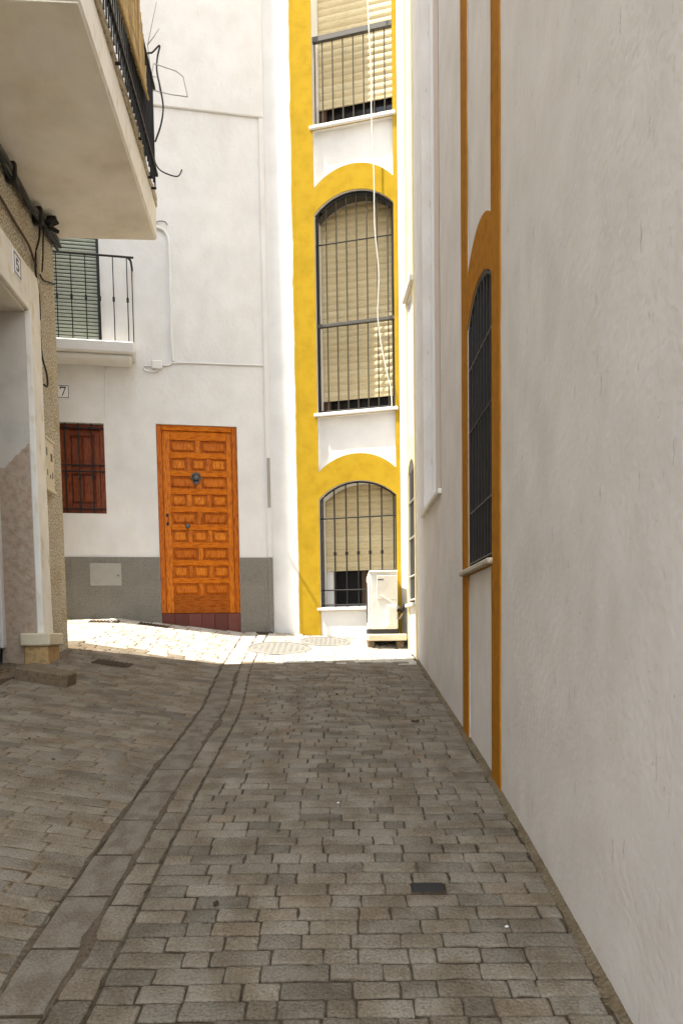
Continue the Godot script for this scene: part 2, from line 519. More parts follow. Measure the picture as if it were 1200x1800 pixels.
	M.tile_white = mat(Color(0.76, 0.75, 0.72), 0.25)
	M.ink = mat(Color(0.02, 0.022, 0.03), 0.5)
	M.ink_blue = mat(Color(0.06, 0.07, 0.10), 0.5)
	M.ac_white = mat(Color(0.76, 0.73, 0.66), 0.5, blotch, Vector3.ONE * 2.0)
	M.ac_panel = mat(Color(0.66, 0.62, 0.53), 0.5, blotch, Vector3.ONE * 2.0)
	M.ac_dark = mat(Color(0.05, 0.05, 0.05), 0.6)
	M.cast_iron = mat(Color(0.36, 0.345, 0.31), 0.75, noise_tex(47, 0.06, [[0.0, 0.6], [1.0, 1.0]], 3), Vector3.ONE * 2.0, h_fine, 0.4)
	M.rust = mat(Color(0.10, 0.065, 0.04), 0.85, noise_tex(48, 0.04, [[0.0, 0.55], [1.0, 1.0]], 4), Vector3.ONE * 2.0, h_fine, 0.4)
	M.leaf = mat(Color(0.045, 0.03, 0.017), 0.8)
	M.paper = mat(Color(0.6, 0.58, 0.54), 0.8)
	M.roof = mat(Color(0.36, 0.16, 0.08), 0.9, blotch, Vector3.ONE)
	# paving
	M.stones = []
	var stex := noise_tex(51, 0.06, [[0.0, Color(0.74, 0.72, 0.69)], [0.4, Color(0.91, 0.9, 0.885)], [0.6, Color(0.98, 0.97, 0.96)], [1.0, Color(1, 1, 1)]], 5)
	var dirt := noise_tex(52, 0.012, [[0.0, Color(0.76, 0.72, 0.66)], [0.4, Color(0.9, 0.875, 0.84)], [0.65, Color(1, 1, 1)], [1.0, Color(1, 1, 1)]], 5)
	var sh := noise_tex(53, 0.05, [], 5)
	for c in [Color(0.225, 0.19, 0.142), Color(0.242, 0.206, 0.155), Color(0.206, 0.175, 0.132), Color(0.233, 0.20, 0.153), Color(0.255, 0.218, 0.165), Color(0.19, 0.163, 0.126), Color(0.162, 0.14, 0.108), Color(0.238, 0.192, 0.137), Color(0.60, 0.575, 0.52), Color(0.56, 0.535, 0.48)]:  # last two tones have the sunlight painted into the stone colour
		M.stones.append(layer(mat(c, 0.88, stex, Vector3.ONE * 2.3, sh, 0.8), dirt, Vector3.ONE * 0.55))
	M.gutter = layer(mat(Color(0.20, 0.17, 0.13), 0.85, stex, Vector3.ONE * 2.3, sh, 0.45), noise_tex(57, 0.02, [[0.0, Color(0.78, 0.74, 0.69)], [0.42, Color(0.88, 0.85, 0.82)], [0.62, Color(0.97, 0.96, 0.95)], [1.0, Color(1, 1, 1)]], 5), Vector3(0.7, 0.7, 0.55))
	M.stone_mass = layer(mat(Color(1, 1, 1), 0.88, stex, Vector3.ONE * 2.3, sh, 0.45), dirt, Vector3.ONE * 0.55)
	M.stone_mass.vertex_color_use_as_albedo = true
	M.stones.append(M.gutter)
	M.mortar = layer(mat(Color(0.10, 0.08, 0.055), 0.95, noise_tex(54, 0.03, [[0.0, Color(0.5, 0.45, 0.4)], [0.45, Color(0.82, 0.78, 0.72)], [1.0, Color(1, 1, 1)]], 5), Vector3.ONE * 1.1, sh, 0.8), dirt, Vector3.ONE * 0.35)
	M.silt = mat(Color(0.115, 0.088, 0.058), 0.95, noise_tex(59, 0.05, [[0.0, Color(0.6, 0.55, 0.5)], [0.5, Color(0.9, 0.88, 0.85)], [1.0, Color(1, 1, 1)]], 4), Vector3.ONE * 1.6, sh, 1.0)
	M.joint_sand = layer(mat(Color(0.225, 0.18, 0.12), 0.95, noise_tex(56, 0.04, [[0.0, Color(0.45, 0.4, 0.34)], [0.4, Color(0.75, 0.7, 0.64)], [0.6, Color(1, 1, 1)], [1.0, Color(1, 1, 1)]], 5), Vector3.ONE * 0.9, sh, 0.8), dirt, Vector3.ONE * 0.35)
	M.sand = layer(mat(Color(0.215, 0.172, 0.112), 0.95, noise_tex(55, 0.05, [[0.0, Color(0.5, 0.45, 0.4)], [0.45, Color(0.85, 0.82, 0.78)], [1.0, Color(1, 1, 1)]], 4), Vector3.ONE * 2.0, sh, 1.2), dirt, Vector3.ONE * 0.9)
	M.terrain = mat(Color(0.22, 0.18, 0.12), 0.95, dirt, Vector3.ONE * 0.1)

# ------------------------------------------------------------------ scene
func _ready() -> void:
	rng.seed = 4711
	# camera: level street view through a lens shifted upwards, tipped 3.9 degrees down and rolled 0.9 degrees
	var f := 1350.0 / 1800.0
	var pitch := deg_to_rad(3.9)
	var roll := 0.015
	var cam := Camera3D.new()
	cam.name = "camera"
	var fw := Vector3(0, -sin(pitch), -cos(pitch))
	var r0 := Vector3.RIGHT
	var u0 := Vector3(0, cos(pitch), -sin(pitch))
	var rr := r0 * cos(roll) - u0 * sin(roll)
	var uu := u0 * cos(roll) + r0 * sin(roll)
	cam.transform = Transform3D(Basis(rr, uu, -fw), Vector3(0, EYE, 0))
	cam.projection = Camera3D.PROJECTION_FRUSTUM
	cam.keep_aspect = Camera3D.KEEP_HEIGHT
	cam.near = 0.05
	cam.far = 600.0
	cam.size = cam.near / f
	var cy := 1110.0 / 1800.0 + f * tan(pitch)
	cam.frustum_offset = Vector2((600.0 - 602.0) / 1800.0 / f * cam.near, (cy - 0.5) / f * cam.near)
	add_child(cam)
	cam.current = true

	var env := Environment.new()
	env.background_mode = Environment.BG_SKY
	var sky := Sky.new()
	var sm := ProceduralSkyMaterial.new()
	sm.sky_top_color = Color(0.685, 0.735, 0.80)
	sm.sky_horizon_color = Color(0.98, 0.97, 0.955)
	sm.ground_horizon_color = Color(0.62, 0.57, 0.50)
	sm.ground_bottom_color = Color(0.40, 0.35, 0.30)
	sm.sky_curve = 0.18
	sm.sun_angle_max = 12.0
	sky.sky_material = sm
	env.sky = sky
	env.background_energy_multiplier = 2.0
	env.tonemap_mode = Environment.TONE_MAPPER_LINEAR
	env.tonemap_exposure = 4.25
	env.sdfgi_enabled = true
	env.ssao_enabled = true
	env.ssil_enabled = true
	var we := WorldEnvironment.new()
	we.name = "world_environment"
	we.environment = env
	add_child(we)

	var sun := DirectionalLight3D.new()
	sun.name = "sun"
	var az := deg_to_rad(11.0)
	var el := deg_to_rad(62.0)
	var dir := Vector3(cos(el) * cos(az), -sin(el), -cos(el) * sin(az))
	sun.transform = Transform3D(Basis.looking_at(dir, Vector3.UP), Vector3(-20, 40, 0))
	sun.light_energy = 0.98
	sun.light_color = Color(1.0, 0.965, 0.90)
	sun.light_angular_distance = 0.5
	sun.shadow_enabled = true
	add_child(sun)

	make_materials()
	build_ground()
	build_right_house()
	build_corner_house()
	build_door_house()
	build_left_house()
	build_small_things()

# ------------------------------------------------------------------ paving
func sheet(st: SurfaceTool, x0: float, x1: float, d0: float, d1: float, nx: int, nd: int, drop: Callable) -> void:
	for i in nx:
		for j in nd:
			var p := []
			for q in [[0, 0], [1, 0], [1, 1], [0, 1]]:
				var X := lerpf(x0, x1, float(i + q[0]) / nx)
				var D := lerpf(d0, d1, float(j + q[1]) / nd)
				p.append(pl(X, ground(X, D) - drop.call(X, D), D))
			quad(st, p[0], p[1], p[2], p[3], Vector3.UP)

func build_ground() -> void:
	var st := begin()
	box(st, -300, 300, -6.5, -4.9, -300, 300)
	var ter := part(self, "terrain", st, M.terrain)
	ter.set_meta("kind", "structure")
	ter.set_meta("label", "bare ground under and around the houses")

	var pav := Node3D.new()
	pav.name = "street_paving"
	add_child(pav)
	pav.set_meta("kind", "structure")
	pav.set_meta("label", "grey brown stone paving of the sloping alley with a shallow drain channel")
	# bed of mortar and sand; higher to the left of the channel, where the joints are filled
	st = begin()
	var st_left := begin()
	for j in 102:
		var d0 := 0.2 + j * 0.1
		var xs := [-3.6, -2.9, -2.2, -1.6, gutter_x(d0) - 0.11, gutter_x(d0) - 0.07, gutter_x(d0) + 0.02, gutter_x(d0) + 0.09, gutter_x(d0) + 0.2, -0.3, 0.1, 0.5, 0.9]
		var xe := [-3.6, -2.9, -2.2, -1.6, gutter_x(d0 + 0.1) - 0.11, gutter_x(d0 + 0.1) - 0.07, gutter_x(d0 + 0.1) + 0.02, gutter_x(d0 + 0.1) + 0.09, gutter_x(d0 + 0.1) + 0.2, -0.3, 0.1, 0.5, 0.9]
		for i in 12:
			var drop := 0.0038 if i < 4 else (0.0085 if i < 8 else 0.0085)
			quad(st if i >= 4 else st_left, pl(xs[i], ground(xs[i], d0) - drop, d0), pl(xs[i + 1], ground(xs[i + 1], d0) - drop, d0), pl(xe[i + 1], ground(xe[i + 1], d0 + 0.1) - drop, d0 + 0.1), pl(xe[i], ground(xe[i], d0 + 0.1) - drop, d0 + 0.1), Vector3.UP)
	part(pav, "mortar_bed", st, M.mortar)
	part(pav, "sand_bed", st_left, M.joint_sand)
	st = begin()
	sheet(st, -3.6, 0.9, -14.0, 0.2, 20, 40, func(_x, _d): return 0.0)
	sheet(st, -11.0, -3.6, 5.0, 10.4, 20, 20, func(_x, _d): return 0.0)
	part(pav, "worn_pavement", st, M.mortar)
	# strip of crumbled mortar and sand along the foot of the wall
	st = begin()
	var prev := []
	var nz := FastNoiseLite.new()
	nz.seed = 5
	nz.frequency = 4.0
	for i in 221:
		var D := 0.6 + i * 0.0345
		var inner := 0.787 - 0.04 * absf(nz.get_noise_2d(D * 0.6, 0.0)) - 0.03 * absf(nz.get_noise_2d(D * 2.2, 4.0))
		var row := []
		for k in 4:
			var t := k / 3.0
			var X := lerpf(inner, 0.816, t)
			row.append(pl(X, ground(X, D) - 0.006 + 0.018 * t * t + 0.004 * nz.get_noise_2d(D * 5.0, k * 3.0), D))
		if prev.size():
			for k in 3:
				quad(st, prev[k], prev[k + 1], row[k + 1], row[k], Vector3.UP)
		prev = row
	part(pav, "sand_edge", st, M.sand)

	# silt washed along both sides of the channel
	for run in 2:
		st = begin()
		var last := []
		for i in 330:
			var Ds := 1.0 + i * 0.0215
			var wide := 0.012 + 0.075 * maxf(0.0, nz.get_noise_2d(Ds * 0.22, 31.0 + run * 17.0) + 0.12) + 0.02 * nz.get_noise_2d(Ds * 2.0, 9.0 + run)
			var mid := gutter_x(Ds) + (-0.092 if run == 0 else 0.10) + 0.02 * nz.get_noise_2d(Ds * 0.5, 55.0 + run)
			var row := []
			for k in 4:
				var X := mid + (k / 3.0 - 0.5) * maxf(wide, 0.004)
				row.append(pl(X, ground(X, Ds) + (-0.006 if k == 0 or k == 3 else clampf(wide * 0.11 - 0.002, -0.004, 0.005)), Ds))
			if last.size():
				for k in 3:
					quad(st, last[k], last[k + 1], row[k + 1], row[k], Vector3.UP)
			last = row
		var silt := part(pav, "silt", st, M.silt)
		silt.set_meta("kind", "stuff")

	# stones: [X, D, length, width, variant of colour, turn]
	var lens := [0.085, 0.11, 0.14, 0.165, 0.19, 0.215]
	var meshes := []
	for L in lens:
		var set_ := []
		for k in 4:
			set_.append(stone_mesh(L, 0.0815))
		meshes.append(set_)
	var slabs := []
	for k in 5:
		slabs.append(stone_mesh([0.24, 0.30, 0.36, 0.27, 0.33][k], 0.178))
	var along := []
	for k in 5:
		along.append(stone_mesh([0.13, 0.16, 0.19, 0.22, 0.15][k], 0.108))
	var laid := []
	var D := 0.9
	while D < 10.0:
		var pitch := rng.randf_range(0.0845, 0.0885)
		# right field, then left field
		for side in 3:
			var plate_row := absf(D - 2.912) < pitch * 0.5
			var x := gutter_x(D) + 0.222 if side == 0 else left_x(minf(D, 7.7)) + 0.01 - rng.randf() * 0.1 - (1.2 if D > 7.7 else 0.0)
			var end := 0.782 - rng.randf() * 0.02 if side == 0 else gutter_x(D) - 0.088
			if side == 0 and plate_row:
				end = 0.25
			if side == 2:
				if not plate_row:
					continue
				x = 0.386
				end = 0.775
			while x < end - 0.05:
				var li := rng.randi() % lens.size()
				if side == 1:
					li = mini(li + 1, lens.size() - 1)
				var L: float = lens[li]
				if x + L > end - 0.075:
					L = end - x
					li = 0
					for q in lens.size():
						if absf(lens[q] - L) < absf(lens[li] - L):
							li = q
				var cx := x + L / 2.0
				var cd := D + 0.03 * (cx - 0.318) + 0.008 * sin(cx * 2.1 + D * 0.7) + rng.randf_range(-0.002, 0.002)
				if cd > 0.75 and not (cd > 9.42 + 0.204 * (cx + 3.32) - 0.06 and cx < -0.85) and not (cd > 9.7 - 0.2705 * (cx - 0.0) - 0.06 and cx >= -0.9):
					var tone := rng.randi() % 6
					if rng.randf() < 0.045:
						tone = 6
					elif rng.randf() < 0.07:
						tone = 7
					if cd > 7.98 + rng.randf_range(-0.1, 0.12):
						tone = 8 + rng.randi() % 2  # far paving brightened by colour to look sunlit
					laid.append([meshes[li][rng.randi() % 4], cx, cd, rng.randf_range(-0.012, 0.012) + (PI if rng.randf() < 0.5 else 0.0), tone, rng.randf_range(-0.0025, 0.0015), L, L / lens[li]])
				x += L + rng.randf_range(0.002, 0.007)
		D += pitch
	# drain channel of larger slabs and the course beside it, both laid along the street
	for run in 2:
		D = 0.9
		while D < 9.55:
			var k := rng.randi() % 5
			var L: float = [[0.24, 0.30, 0.36, 0.27, 0.33], [0.13, 0.16, 0.19, 0.22, 0.15]][run][k]
			var cd := D + L / 2.0
			var cx := gutter_x(cd) + (0.005 if run == 0 else 0.156)
			laid.append([slabs[k] if run == 0 else along[k], cx, cd, PI / 2.0 + rng.randf_range(-0.01, 0.01), 8 + rng.randi() % 2 if cd > 8.05 else 10 if run == 0 else rng.randi() % 6, -0.005 if run == 0 else rng.randf_range(-0.003, 0.001), L, 1.0])  # the same sun-bright tones at the far end
			D += L + rng.randf_range(0.006, 0.012)
	# the stones that show largest are single pieces, the rest one mass
	var seen_ := []
	var rest := []
	for s in laid:
		var q: Vector3 = Vector3(s[1], ground(s[1], s[2]), s[2])
		var sx := 600.0 + 1350.0 * q.x / q.z
		var sy := 1110.0 - 1350.0 * q.y / q.z
		if sx > -60.0 and sx < 1260.0 and sy < 1850.0 and q.z < 8.0:
			seen_.append([s, s[6] / q.z / q.z])
		else:
			rest.append(s)
	seen_.sort_custom(func(a, b): return a[1] > b[1])
	for i in seen_.size():
		if i >= 300:
			rest.append(seen_[i][0])
	for i in mini(300, seen_.size()):
		var s: Array = seen_[i][0]
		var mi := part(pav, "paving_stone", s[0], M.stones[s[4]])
		mi.transform = stone_place(s)
	var mass := begin()
	for s in rest:
		var t := stone_place(s)
		var c: Color = (M.stones[s[4]].albedo_color as Color).srgb_to_linear()
		var arr: Array = (s[0] as ArrayMesh).surface_get_arrays(0)
		var vs: PackedVector3Array = arr[Mesh.ARRAY_VERTEX]
		var ns: PackedVector3Array = arr[Mesh.ARRAY_NORMAL]
		var idx = arr[Mesh.ARRAY_INDEX]
		var count: int = idx.size() if idx != null else vs.size()
		for i in count:
			var k: int = idx[i] if idx != null else i
			mass.set_color(c)
			mass.set_normal((t.basis * ns[k]).normalized())
			mass.add_vertex(t * vs[k])
	var mp := part(pav, "paving_stones_beyond", mass, M.stone_mass)
	mp.set_meta("kind", "stuff")

func stone_place(s: Array) -> Transform3D:
	var b := stone_frame(s[1], s[2])
	b = b * Basis(Vector3.UP, s[3])
	b = b * Basis(Vector3.RIGHT, sin(s[1] * 91.0 + s[2] * 57.0) * 0.012) * Basis(Vector3.BACK, sin(s[1] * 47.0 + s[2] * 83.0) * 0.008)
	b = b * Basis.from_scale(Vector3(s[7], 1, 1))
	return Transform3D(b, pl(s[1], ground(s[1], s[2]) + s[5], s[2]))

# ------------------------------------------------------------------ the white house along the alley
# brush-painted edge: a strip along u whose outer side wanders by amp
func wavy(parent: Node3D, called: String, u: float, side: float, v0: float, v1: float, n: float, amp: float, m: Material, sd: int) -> void:
	var nz := FastNoiseLite.new()
	nz.seed = sd
	nz.frequency = 1.3
	var st := begin()
	var k := int((v1 - v0) / 0.06)
	for i in k:
		var va := lerpf(v0, v1, float(i) / k)
		var vb := lerpf(v0, v1, float(i + 1) / k)
		var oa := u + side * (0.006 + amp * (0.5 + nz.get_noise_1d(va) + 0.35 * nz.get_noise_1d(va * 6.0)))
		var ob := u + side * (0.006 + amp * (0.5 + nz.get_noise_1d(vb) + 0.35 * nz.get_noise_1d(vb * 6.0)))
		var ia := u - side * 0.02
		quad(st, w(ia, va, n), w(oa, va, n), w(ob, vb, n), w(ia, vb, n), Vector3.BACK)
		quad(st, w(oa, va, n), w(ob, vb, n), w(ob, vb, 0.0), w(oa, va, 0.0), Vector3(side, 0, 0))
	part(parent, called, st, m)

func hole(lo: Array, hi: Array, d: float, back := false) -> Dictionary:
	return {"lo": lo, "hi": hi, "d": d, "back": back}

func bar(parent: Node3D, a: Vector3, b: Vector3, r: float, m: Material, called := "bar", square := true) -> MeshInstance3D:
	var st := begin()
	tube(st, [a, b], r, 4 if square else 7)
	return part(parent, called, st, m)

func arch_rim(parent: Node3D, u0: float, u1: float, foot: float, spring: float, apex: float, n: float, r: float, m: Material) -> void:
	var a := arch(spring, apex, (u1 - u0) / 2.0)
	var pts := [w(u0, foot, n)]
	for i in NS + 1:
		pts.append(w(lerpf(u0, u1, float(i) / NS), a[i], n))
	pts.append(w(u1, foot, n))
	var st := begin()
	tube(st, pts, r, 6)
	part(parent, "rim", st, m)

func build_right_house() -> void:
	VB = -0.33
	var root := thing("white_house", "long white plastered house with ochre window trim along the shaded alley", "house", frame(Vector2(0.81, 8.22), Vector2(0.81, 0), VB))
	var inv := root.transform.affine_inverse()
	var cols := [
		{"u0": 0.71, "u1": 1.99, "holes": [hole(flat(1.125), flat(11.2), 0.16, true)]},
		{"u0": 3.31, "u1": 4.09, "holes": [hole(flat(-4.2), flat(0.34), 0.006, true), hole(flat(0.37), arch(1.855, 1.985, 0.39), 0.12), hole(arch(2.15, 2.285, 0.39), flat(11.0), 0.006, true)]}]
	var st := begin()
	skin(st, 0.0, 4.7, -4.6, 15.0, 0.0, cols)  # unseen top raised to cut the sky light on the door wall
	skin(st, 4.7, 10.2, -4.6, 4.6, 0.0, [])  # near part kept low out of view to let sky light in
	part(root, "wall", st, M.white_alley)
	var tc := [{"u0": 3.31, "u1": 4.09, "holes": [hole(flat(-4.2), flat(0.34), 0.006), hole(flat(0.37), arch(1.855, 1.985, 0.39), 0.006), hole(arch(2.15, 2.285, 0.39), flat(11.0), 0.006)]}]
	st = begin()
	skin(st, 3.105, 4.292, -4.5, 11.5, 0.006, tc, 0.006)
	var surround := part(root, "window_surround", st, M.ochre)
	surround.set_meta("label", "ochre painted bands and arch around the dark window")
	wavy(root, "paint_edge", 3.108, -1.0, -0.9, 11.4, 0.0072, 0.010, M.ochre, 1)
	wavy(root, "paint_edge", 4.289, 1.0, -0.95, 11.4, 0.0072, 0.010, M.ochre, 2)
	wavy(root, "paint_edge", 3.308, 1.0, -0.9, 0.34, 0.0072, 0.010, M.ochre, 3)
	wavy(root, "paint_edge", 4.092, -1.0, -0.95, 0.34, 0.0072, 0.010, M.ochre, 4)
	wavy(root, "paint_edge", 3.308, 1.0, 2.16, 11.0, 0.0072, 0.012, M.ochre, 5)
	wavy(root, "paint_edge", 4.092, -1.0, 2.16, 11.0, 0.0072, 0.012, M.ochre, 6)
	# dark window with its grille
	var win := grp(root, "window")
	XF = Transform3D()
	st = begin()
	box(st, 3.29, 4.11, 0.35, 2.0, -0.14, -0.10)
	part(win, "shutter", st, M.shutter_dark)
	var u := 3.35
	while u < 4.08:
		var du := absf(u - 3.70)
		bar(win, w(u, 0.38, -0.012), w(u, 1.97 - du * du * 0.8, -0.012), 0.011, M.iron)
		u += 0.0915
	for v in [0.41, 0.72, 1.22, 1.60]:
		bar(win, w(3.315, v, -0.004), w(4.085, v, -0.004), 0.0045 if v < 1.5 else 0.003, M.iron_grey if v < 1.5 else M.wire_steel, "cross_bar")
	arch_rim(win, 3.325, 4.075, 0.38, 1.845, 1.97, -0.012, 0.012, M.iron)
	st = begin()
	cbox(st, 3.12, 4.11, 0.348, 0.381, -0.02, 0.035, 0.007)
	part(root, "window_sill", st, M.sill_worn)
	# plain tall recess with a ledge
	st = begin()
	cbox(st, 0.68, 2.02, 1.085, 1.125, -0.02, 0.035, 0.006)
	part(root, "recess_sill", st, M.balcony_white)
	var rw := grp(root, "recessed_window")
	for q in [[0.71, 0.75], [1.95, 1.99]]:
		st = begin()
		cbox(st, q[0], q[1], 1.125, 11.2, -0.158, -0.085, 0.006)
		part(rw, "frame", st, M.frame_white)
	st = begin()
	cbox(st, 0.75, 0.765, 1.125, 11.2, -0.158, -0.11, 0.004)
	part(rw, "inner_frame", st, M.frame_pink)
	# sunlit end of the same house, bent a little towards the street
	XF = inv * frame(Vector2(0.739, 9.5), Vector2(0.81, 8.22), VB)
	var fc := [{"u0": 0.72, "u1": 1.18, "holes": [hole(flat(0.30), arch(1.74, 1.87, 0.23), 0.12), hole(flat(2.15), flat(3.60), 0.02, true), hole(flat(3.70), flat(7.6), 0.12)]}]
	st = begin()
	skin(st, 0.0, 1.2825, -4.6, 15.0, 0.0, fc)
	part(root, "sunlit_wall", st, M.white_sun)
	var fy := [{"u0": 0.72, "u1": 1.18, "holes": [hole(flat(-4.0), flat(0.26), 0.012), hole(flat(0.30), arch(1.74, 1.87, 0.23), 0.012), hole(arch(2.03, 2.15, 0.23), flat(3.62), 0.012), hole(flat(3.70), flat(7.6), 0.012)]}]
	st = begin()
	skin(st, 0.60, 1.265, -4.5, 11.5, 0.012, fy, 0.012)
	part(root, "sunlit_surround", st, M.cream)  # the yellow trim, with strong sun put into its colour
	var w2 := grp(root, "window")
	w2.transform = XF
	var keep := XF
	XF = Transform3D()
	st = begin()
	box(st, 0.70, 1.20, 0.28, 1.9, -0.15, -0.11)
	part(w2, "shutter", st, M.shutter_dark)
	u = 0.76
	while u < 1.17:
		bar(w2, w(u, 0.31, -0.012), w(u, 1.76, -0.012), 0.010, M.iron_grey)
		u += 0.095
	for v in [0.34, 0.60, 1.02, 1.42]:
		bar(w2, w(0.725, v, -0.002), w(1.175, v, -0.002), 0.012, M.wire_steel, "cross_bar")
	XF = keep
	blind(root, 0.70, 1.20, 3.75, 7.6, -0.14, 0.08, M.pale_slats)
	for v in [[0.262, 0.30], [3.64, 3.70]]:
		st = begin()
		cbox(st, 0.64, 1.24, v[0], v[1], -0.02, 0.05, 0.006)
		part(root, "window_sill", st, M.sill)
	XF = Transform3D()
	# body and roof
	st = begin()
	plan_prism(st, inv, [Vector2(1.21, 3.52), Vector2(1.21, 8.3), Vector2(1.15, 9.4), Vector2(1.3, 13.0), Vector2(9.0, 13.0), Vector2(9.0, 3.52)], -4.6, 15.0)
	plan_prism(st, inv, [Vector2(0.814, 3.53), Vector2(0.814, 3.60), Vector2(1.22, 3.60), Vector2(1.22, 3.53)], -4.6, 15.0)
	plan_prism(st, inv, [Vector2(0.814, -1.98), Vector2(0.814, 3.515), Vector2(9.0, 3.515), Vector2(9.0, -1.98)], -4.6, 4.6)
	part(root, "rear_walls", st, M.white_alley)
	st = begin()
	plan_prism(st, inv, [Vector2(0.78, 3.48), Vector2(0.78, 8.22), Vector2(0.72, 9.44), Vector2(0.9, 13.1), Vector2(9.1, 13.1), Vector2(9.1, 3.48)], 15.0, 15.15)
	plan_prism(st, inv, [Vector2(0.77, -2.02), Vector2(0.77, 3.47), Vector2(9.1, 3.47), Vector2(9.1, -2.02)], 4.6, 4.72)
	part(root, "roof", st, M.roof)

# ------------------------------------------------------------------ yellow trimmed house that closes the street
func build_corner_house() -> void:
	VB = -0.08
	var root := thing("corner_house", "white house with bright yellow arched window trim closing the sunlit street end", "house", frame(Vector2(-0.8742, 9.936), Vector2(0.739, 9.5), VB))
	var inv := root.transform.affine_inverse()
	var a0 := 0.635
	var a1 := 1.62
	var h := (a1 - a0) / 2.0
	var st := begin()
	skin(st, -0.02, 1.675, -4.6, 12.0, 0.0, [{"u0": a0, "u1": a1, "holes": [
		hole(flat(0.30), arch(1.66, 1.86, h), 0.28), hole(arch(1.985, 2.19, h), flat(2.66), 0.05, true),
		hole(flat(2.70), arch(5.09, 5.31, h), 0.28), hole(arch(5.39, 5.61, h), flat(6.07), 0.05, true), hole(flat(6.11), flat(9.2), 0.28)]}])
	part(root, "wall", st, M.white_sun)
	st = begin()
	skin(st, 0.362, 1.672, -4.5, 11.8, 0.013, [{"u0": a0, "u1": a1, "holes": [
		hole(flat(-4.4), flat(0.262), 0.013), hole(flat(0.30), arch(1.66, 1.86, h), 0.013), hole(arch(1.985, 2.19, h), flat(2.66), 0.013),
		hole(flat(2.70), arch(5.09, 5.31, h), 0.013), hole(arch(5.39, 5.61, h), flat(6.07), 0.013), hole(flat(6.11), flat(9.2), 0.013)]}], 0.013)
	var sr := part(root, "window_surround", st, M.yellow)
	sr.set_meta("label", "bright yellow bands and arches around the stacked windows")
	wavy(root, "paint_edge", 0.366, -1.0, -0.2, 11.6, 0.0145, 0.016, M.yellow, 7)
	for v in [0.30, 2.70, 6.11]:
		st = begin()
		cbox(st, 0.60, 1.655, v - 0.036, v + 0.004, -0.02, 0.048, 0.006)
		part(root, "window_sill", st, M.white_sun)
	# blinds, frames and opaque panes coloured as the dark room behind
	var spans := [[0.30, 0.81, 1.98], [2.70, 2.965, 5.42], [6.11, 6.52, 9.25]]
	for i in 3:
		var s: Array = spans[i]
		blind(root, 0.60, 1.655, s[1], s[2], -0.305, 0.083, M.blinds)
		var wf := grp(root, "window_frame")
		for q in [[0.60, 0.715, s[0], s[2]], [1.55, 1.655, s[0], s[2]], [0.715, 1.55, s[0] - 0.05, s[0] + 0.03]]:
			st = begin()
			cbox(st, q[0], q[1], q[2], q[3], -0.375, -0.325, 0.006)
			part(wf, "frame_member", st, M.frame_white if i == 0 else M.frame_brown)
		if i == 0:
			st = begin()
			cbox(st, 1.09, 1.15, s[0] + 0.03, s[2], -0.375, -0.33, 0.006)
			part(wf, "mullion", st, M.frame_brown)
		st = begin()
		box(st, 0.62, 1.64, s[0] - 0.05, s[2], -0.385, -0.365)
		part(wf, "pane", st, M.glass_dim_room)
	# lowest grille: seven bars with collars
	var g := grp(root, "window_grille")
	for k in 7:
		var u := 0.672 + 0.151 * k
		var x := (u - (a0 + h)) / h
		bar(g, w(u, 0.31, -0.035), w(u, 1.86 - 0.2 * x * x - 0.006, -0.035), 0.012, M.iron)
		if k > 0 and k < 6:
			var st2 := begin()
			tube(st2, [w(u, 0.955, -0.035), w(u, 0.975, -0.035), w(u, 0.995, -0.035)], 0.019, 7)
			part(g, "collar", st2, M.iron)
	for v in [0.335, 0.52, 1.415]:
		bar(g, w(0.637, v, -0.026), w(1.618, v, -0.026), 0.0085, M.iron, "cross_bar")
	arch_rim(g, 0.648, 1.607, 0.31, 1.645, 1.845, -0.035, 0.011, M.iron)
	# middle grille with a hand rail
	g = grp(root, "window_grille")
	for k in 7:
		var u := 0.77 + 0.1275 * k
		var x := (u - (a0 + h)) / h
		bar(g, w(u, 2.71, -0.045), w(u, 5.31 - 0.22 * x * x - 0.008, -0.045), 0.0105, M.iron_brown)
	bar(g, w(0.638, 2.735, -0.04), w(1.618, 2.735, -0.04), 0.011, M.iron, "cross_bar")
	bar(g, w(0.638, 4.74, -0.036), w(1.618, 4.74, -0.036), 0.008, M.iron, "cross_bar")
	st = begin()
	cbox(st, 0.637, 1.619, 3.755, 3.795, -0.075, -0.025, 0.004)
	part(g, "hand_rail", st, M.iron_grey)
	arch_rim(g, 0.655, 1.60, 2.71, 5.06, 5.28, -0.05, 0.02, M.iron)
	var la := arch(5.085, 5.303, h - 0.004)
	st = begin()
	for i in NS:
		var ua := lerpf(a0 + 0.004, a1 - 0.004, float(i) / NS)
		var ub := lerpf(a0 + 0.004, a1 - 0.004, float(i + 1) / NS)
		quad(st, w(ua, la[i], -0.03), w(ub, la[i + 1], -0.03), w(ub, la[i + 1], -0.26), w(ua, la[i], -0.26), Vector3.DOWN)
		quad(st, w(ua, la[i] + 0.004, -0.03), w(ub, la[i + 1] + 0.004, -0.03), w(ub, la[i + 1] + 0.004, -0.26), w(ua, la[i] + 0.004, -0.26), Vector3.UP)
	part(g, "arch_lining", st, M.iron_grey)
	# top grille: a window guard
	g = grp(root, "window_grille")
	for k in 7:
		var u := 0.755 + 0.1275 * k
		bar(g, w(u, 6.12, -0.045), w(u, 7.13, -0.045), 0.0105, M.iron_brown)
	st = begin()
	cbox(st, 0.637, 1.619, 7.11, 7.175, -0.075, -0.025, 0.004)
	part(g, "hand_rail", st, M.iron_grey)
	bar(g, w(0.638, 6.145, -0.04), w(1.618, 6.145, -0.04), 0.011, M.iron, "cross_bar")
	bar(g, w(0.66, 6.12, -0.045), w(0.66, 7.13, -0.045), 0.009, M.iron)
	# body and roof
	st = begin()
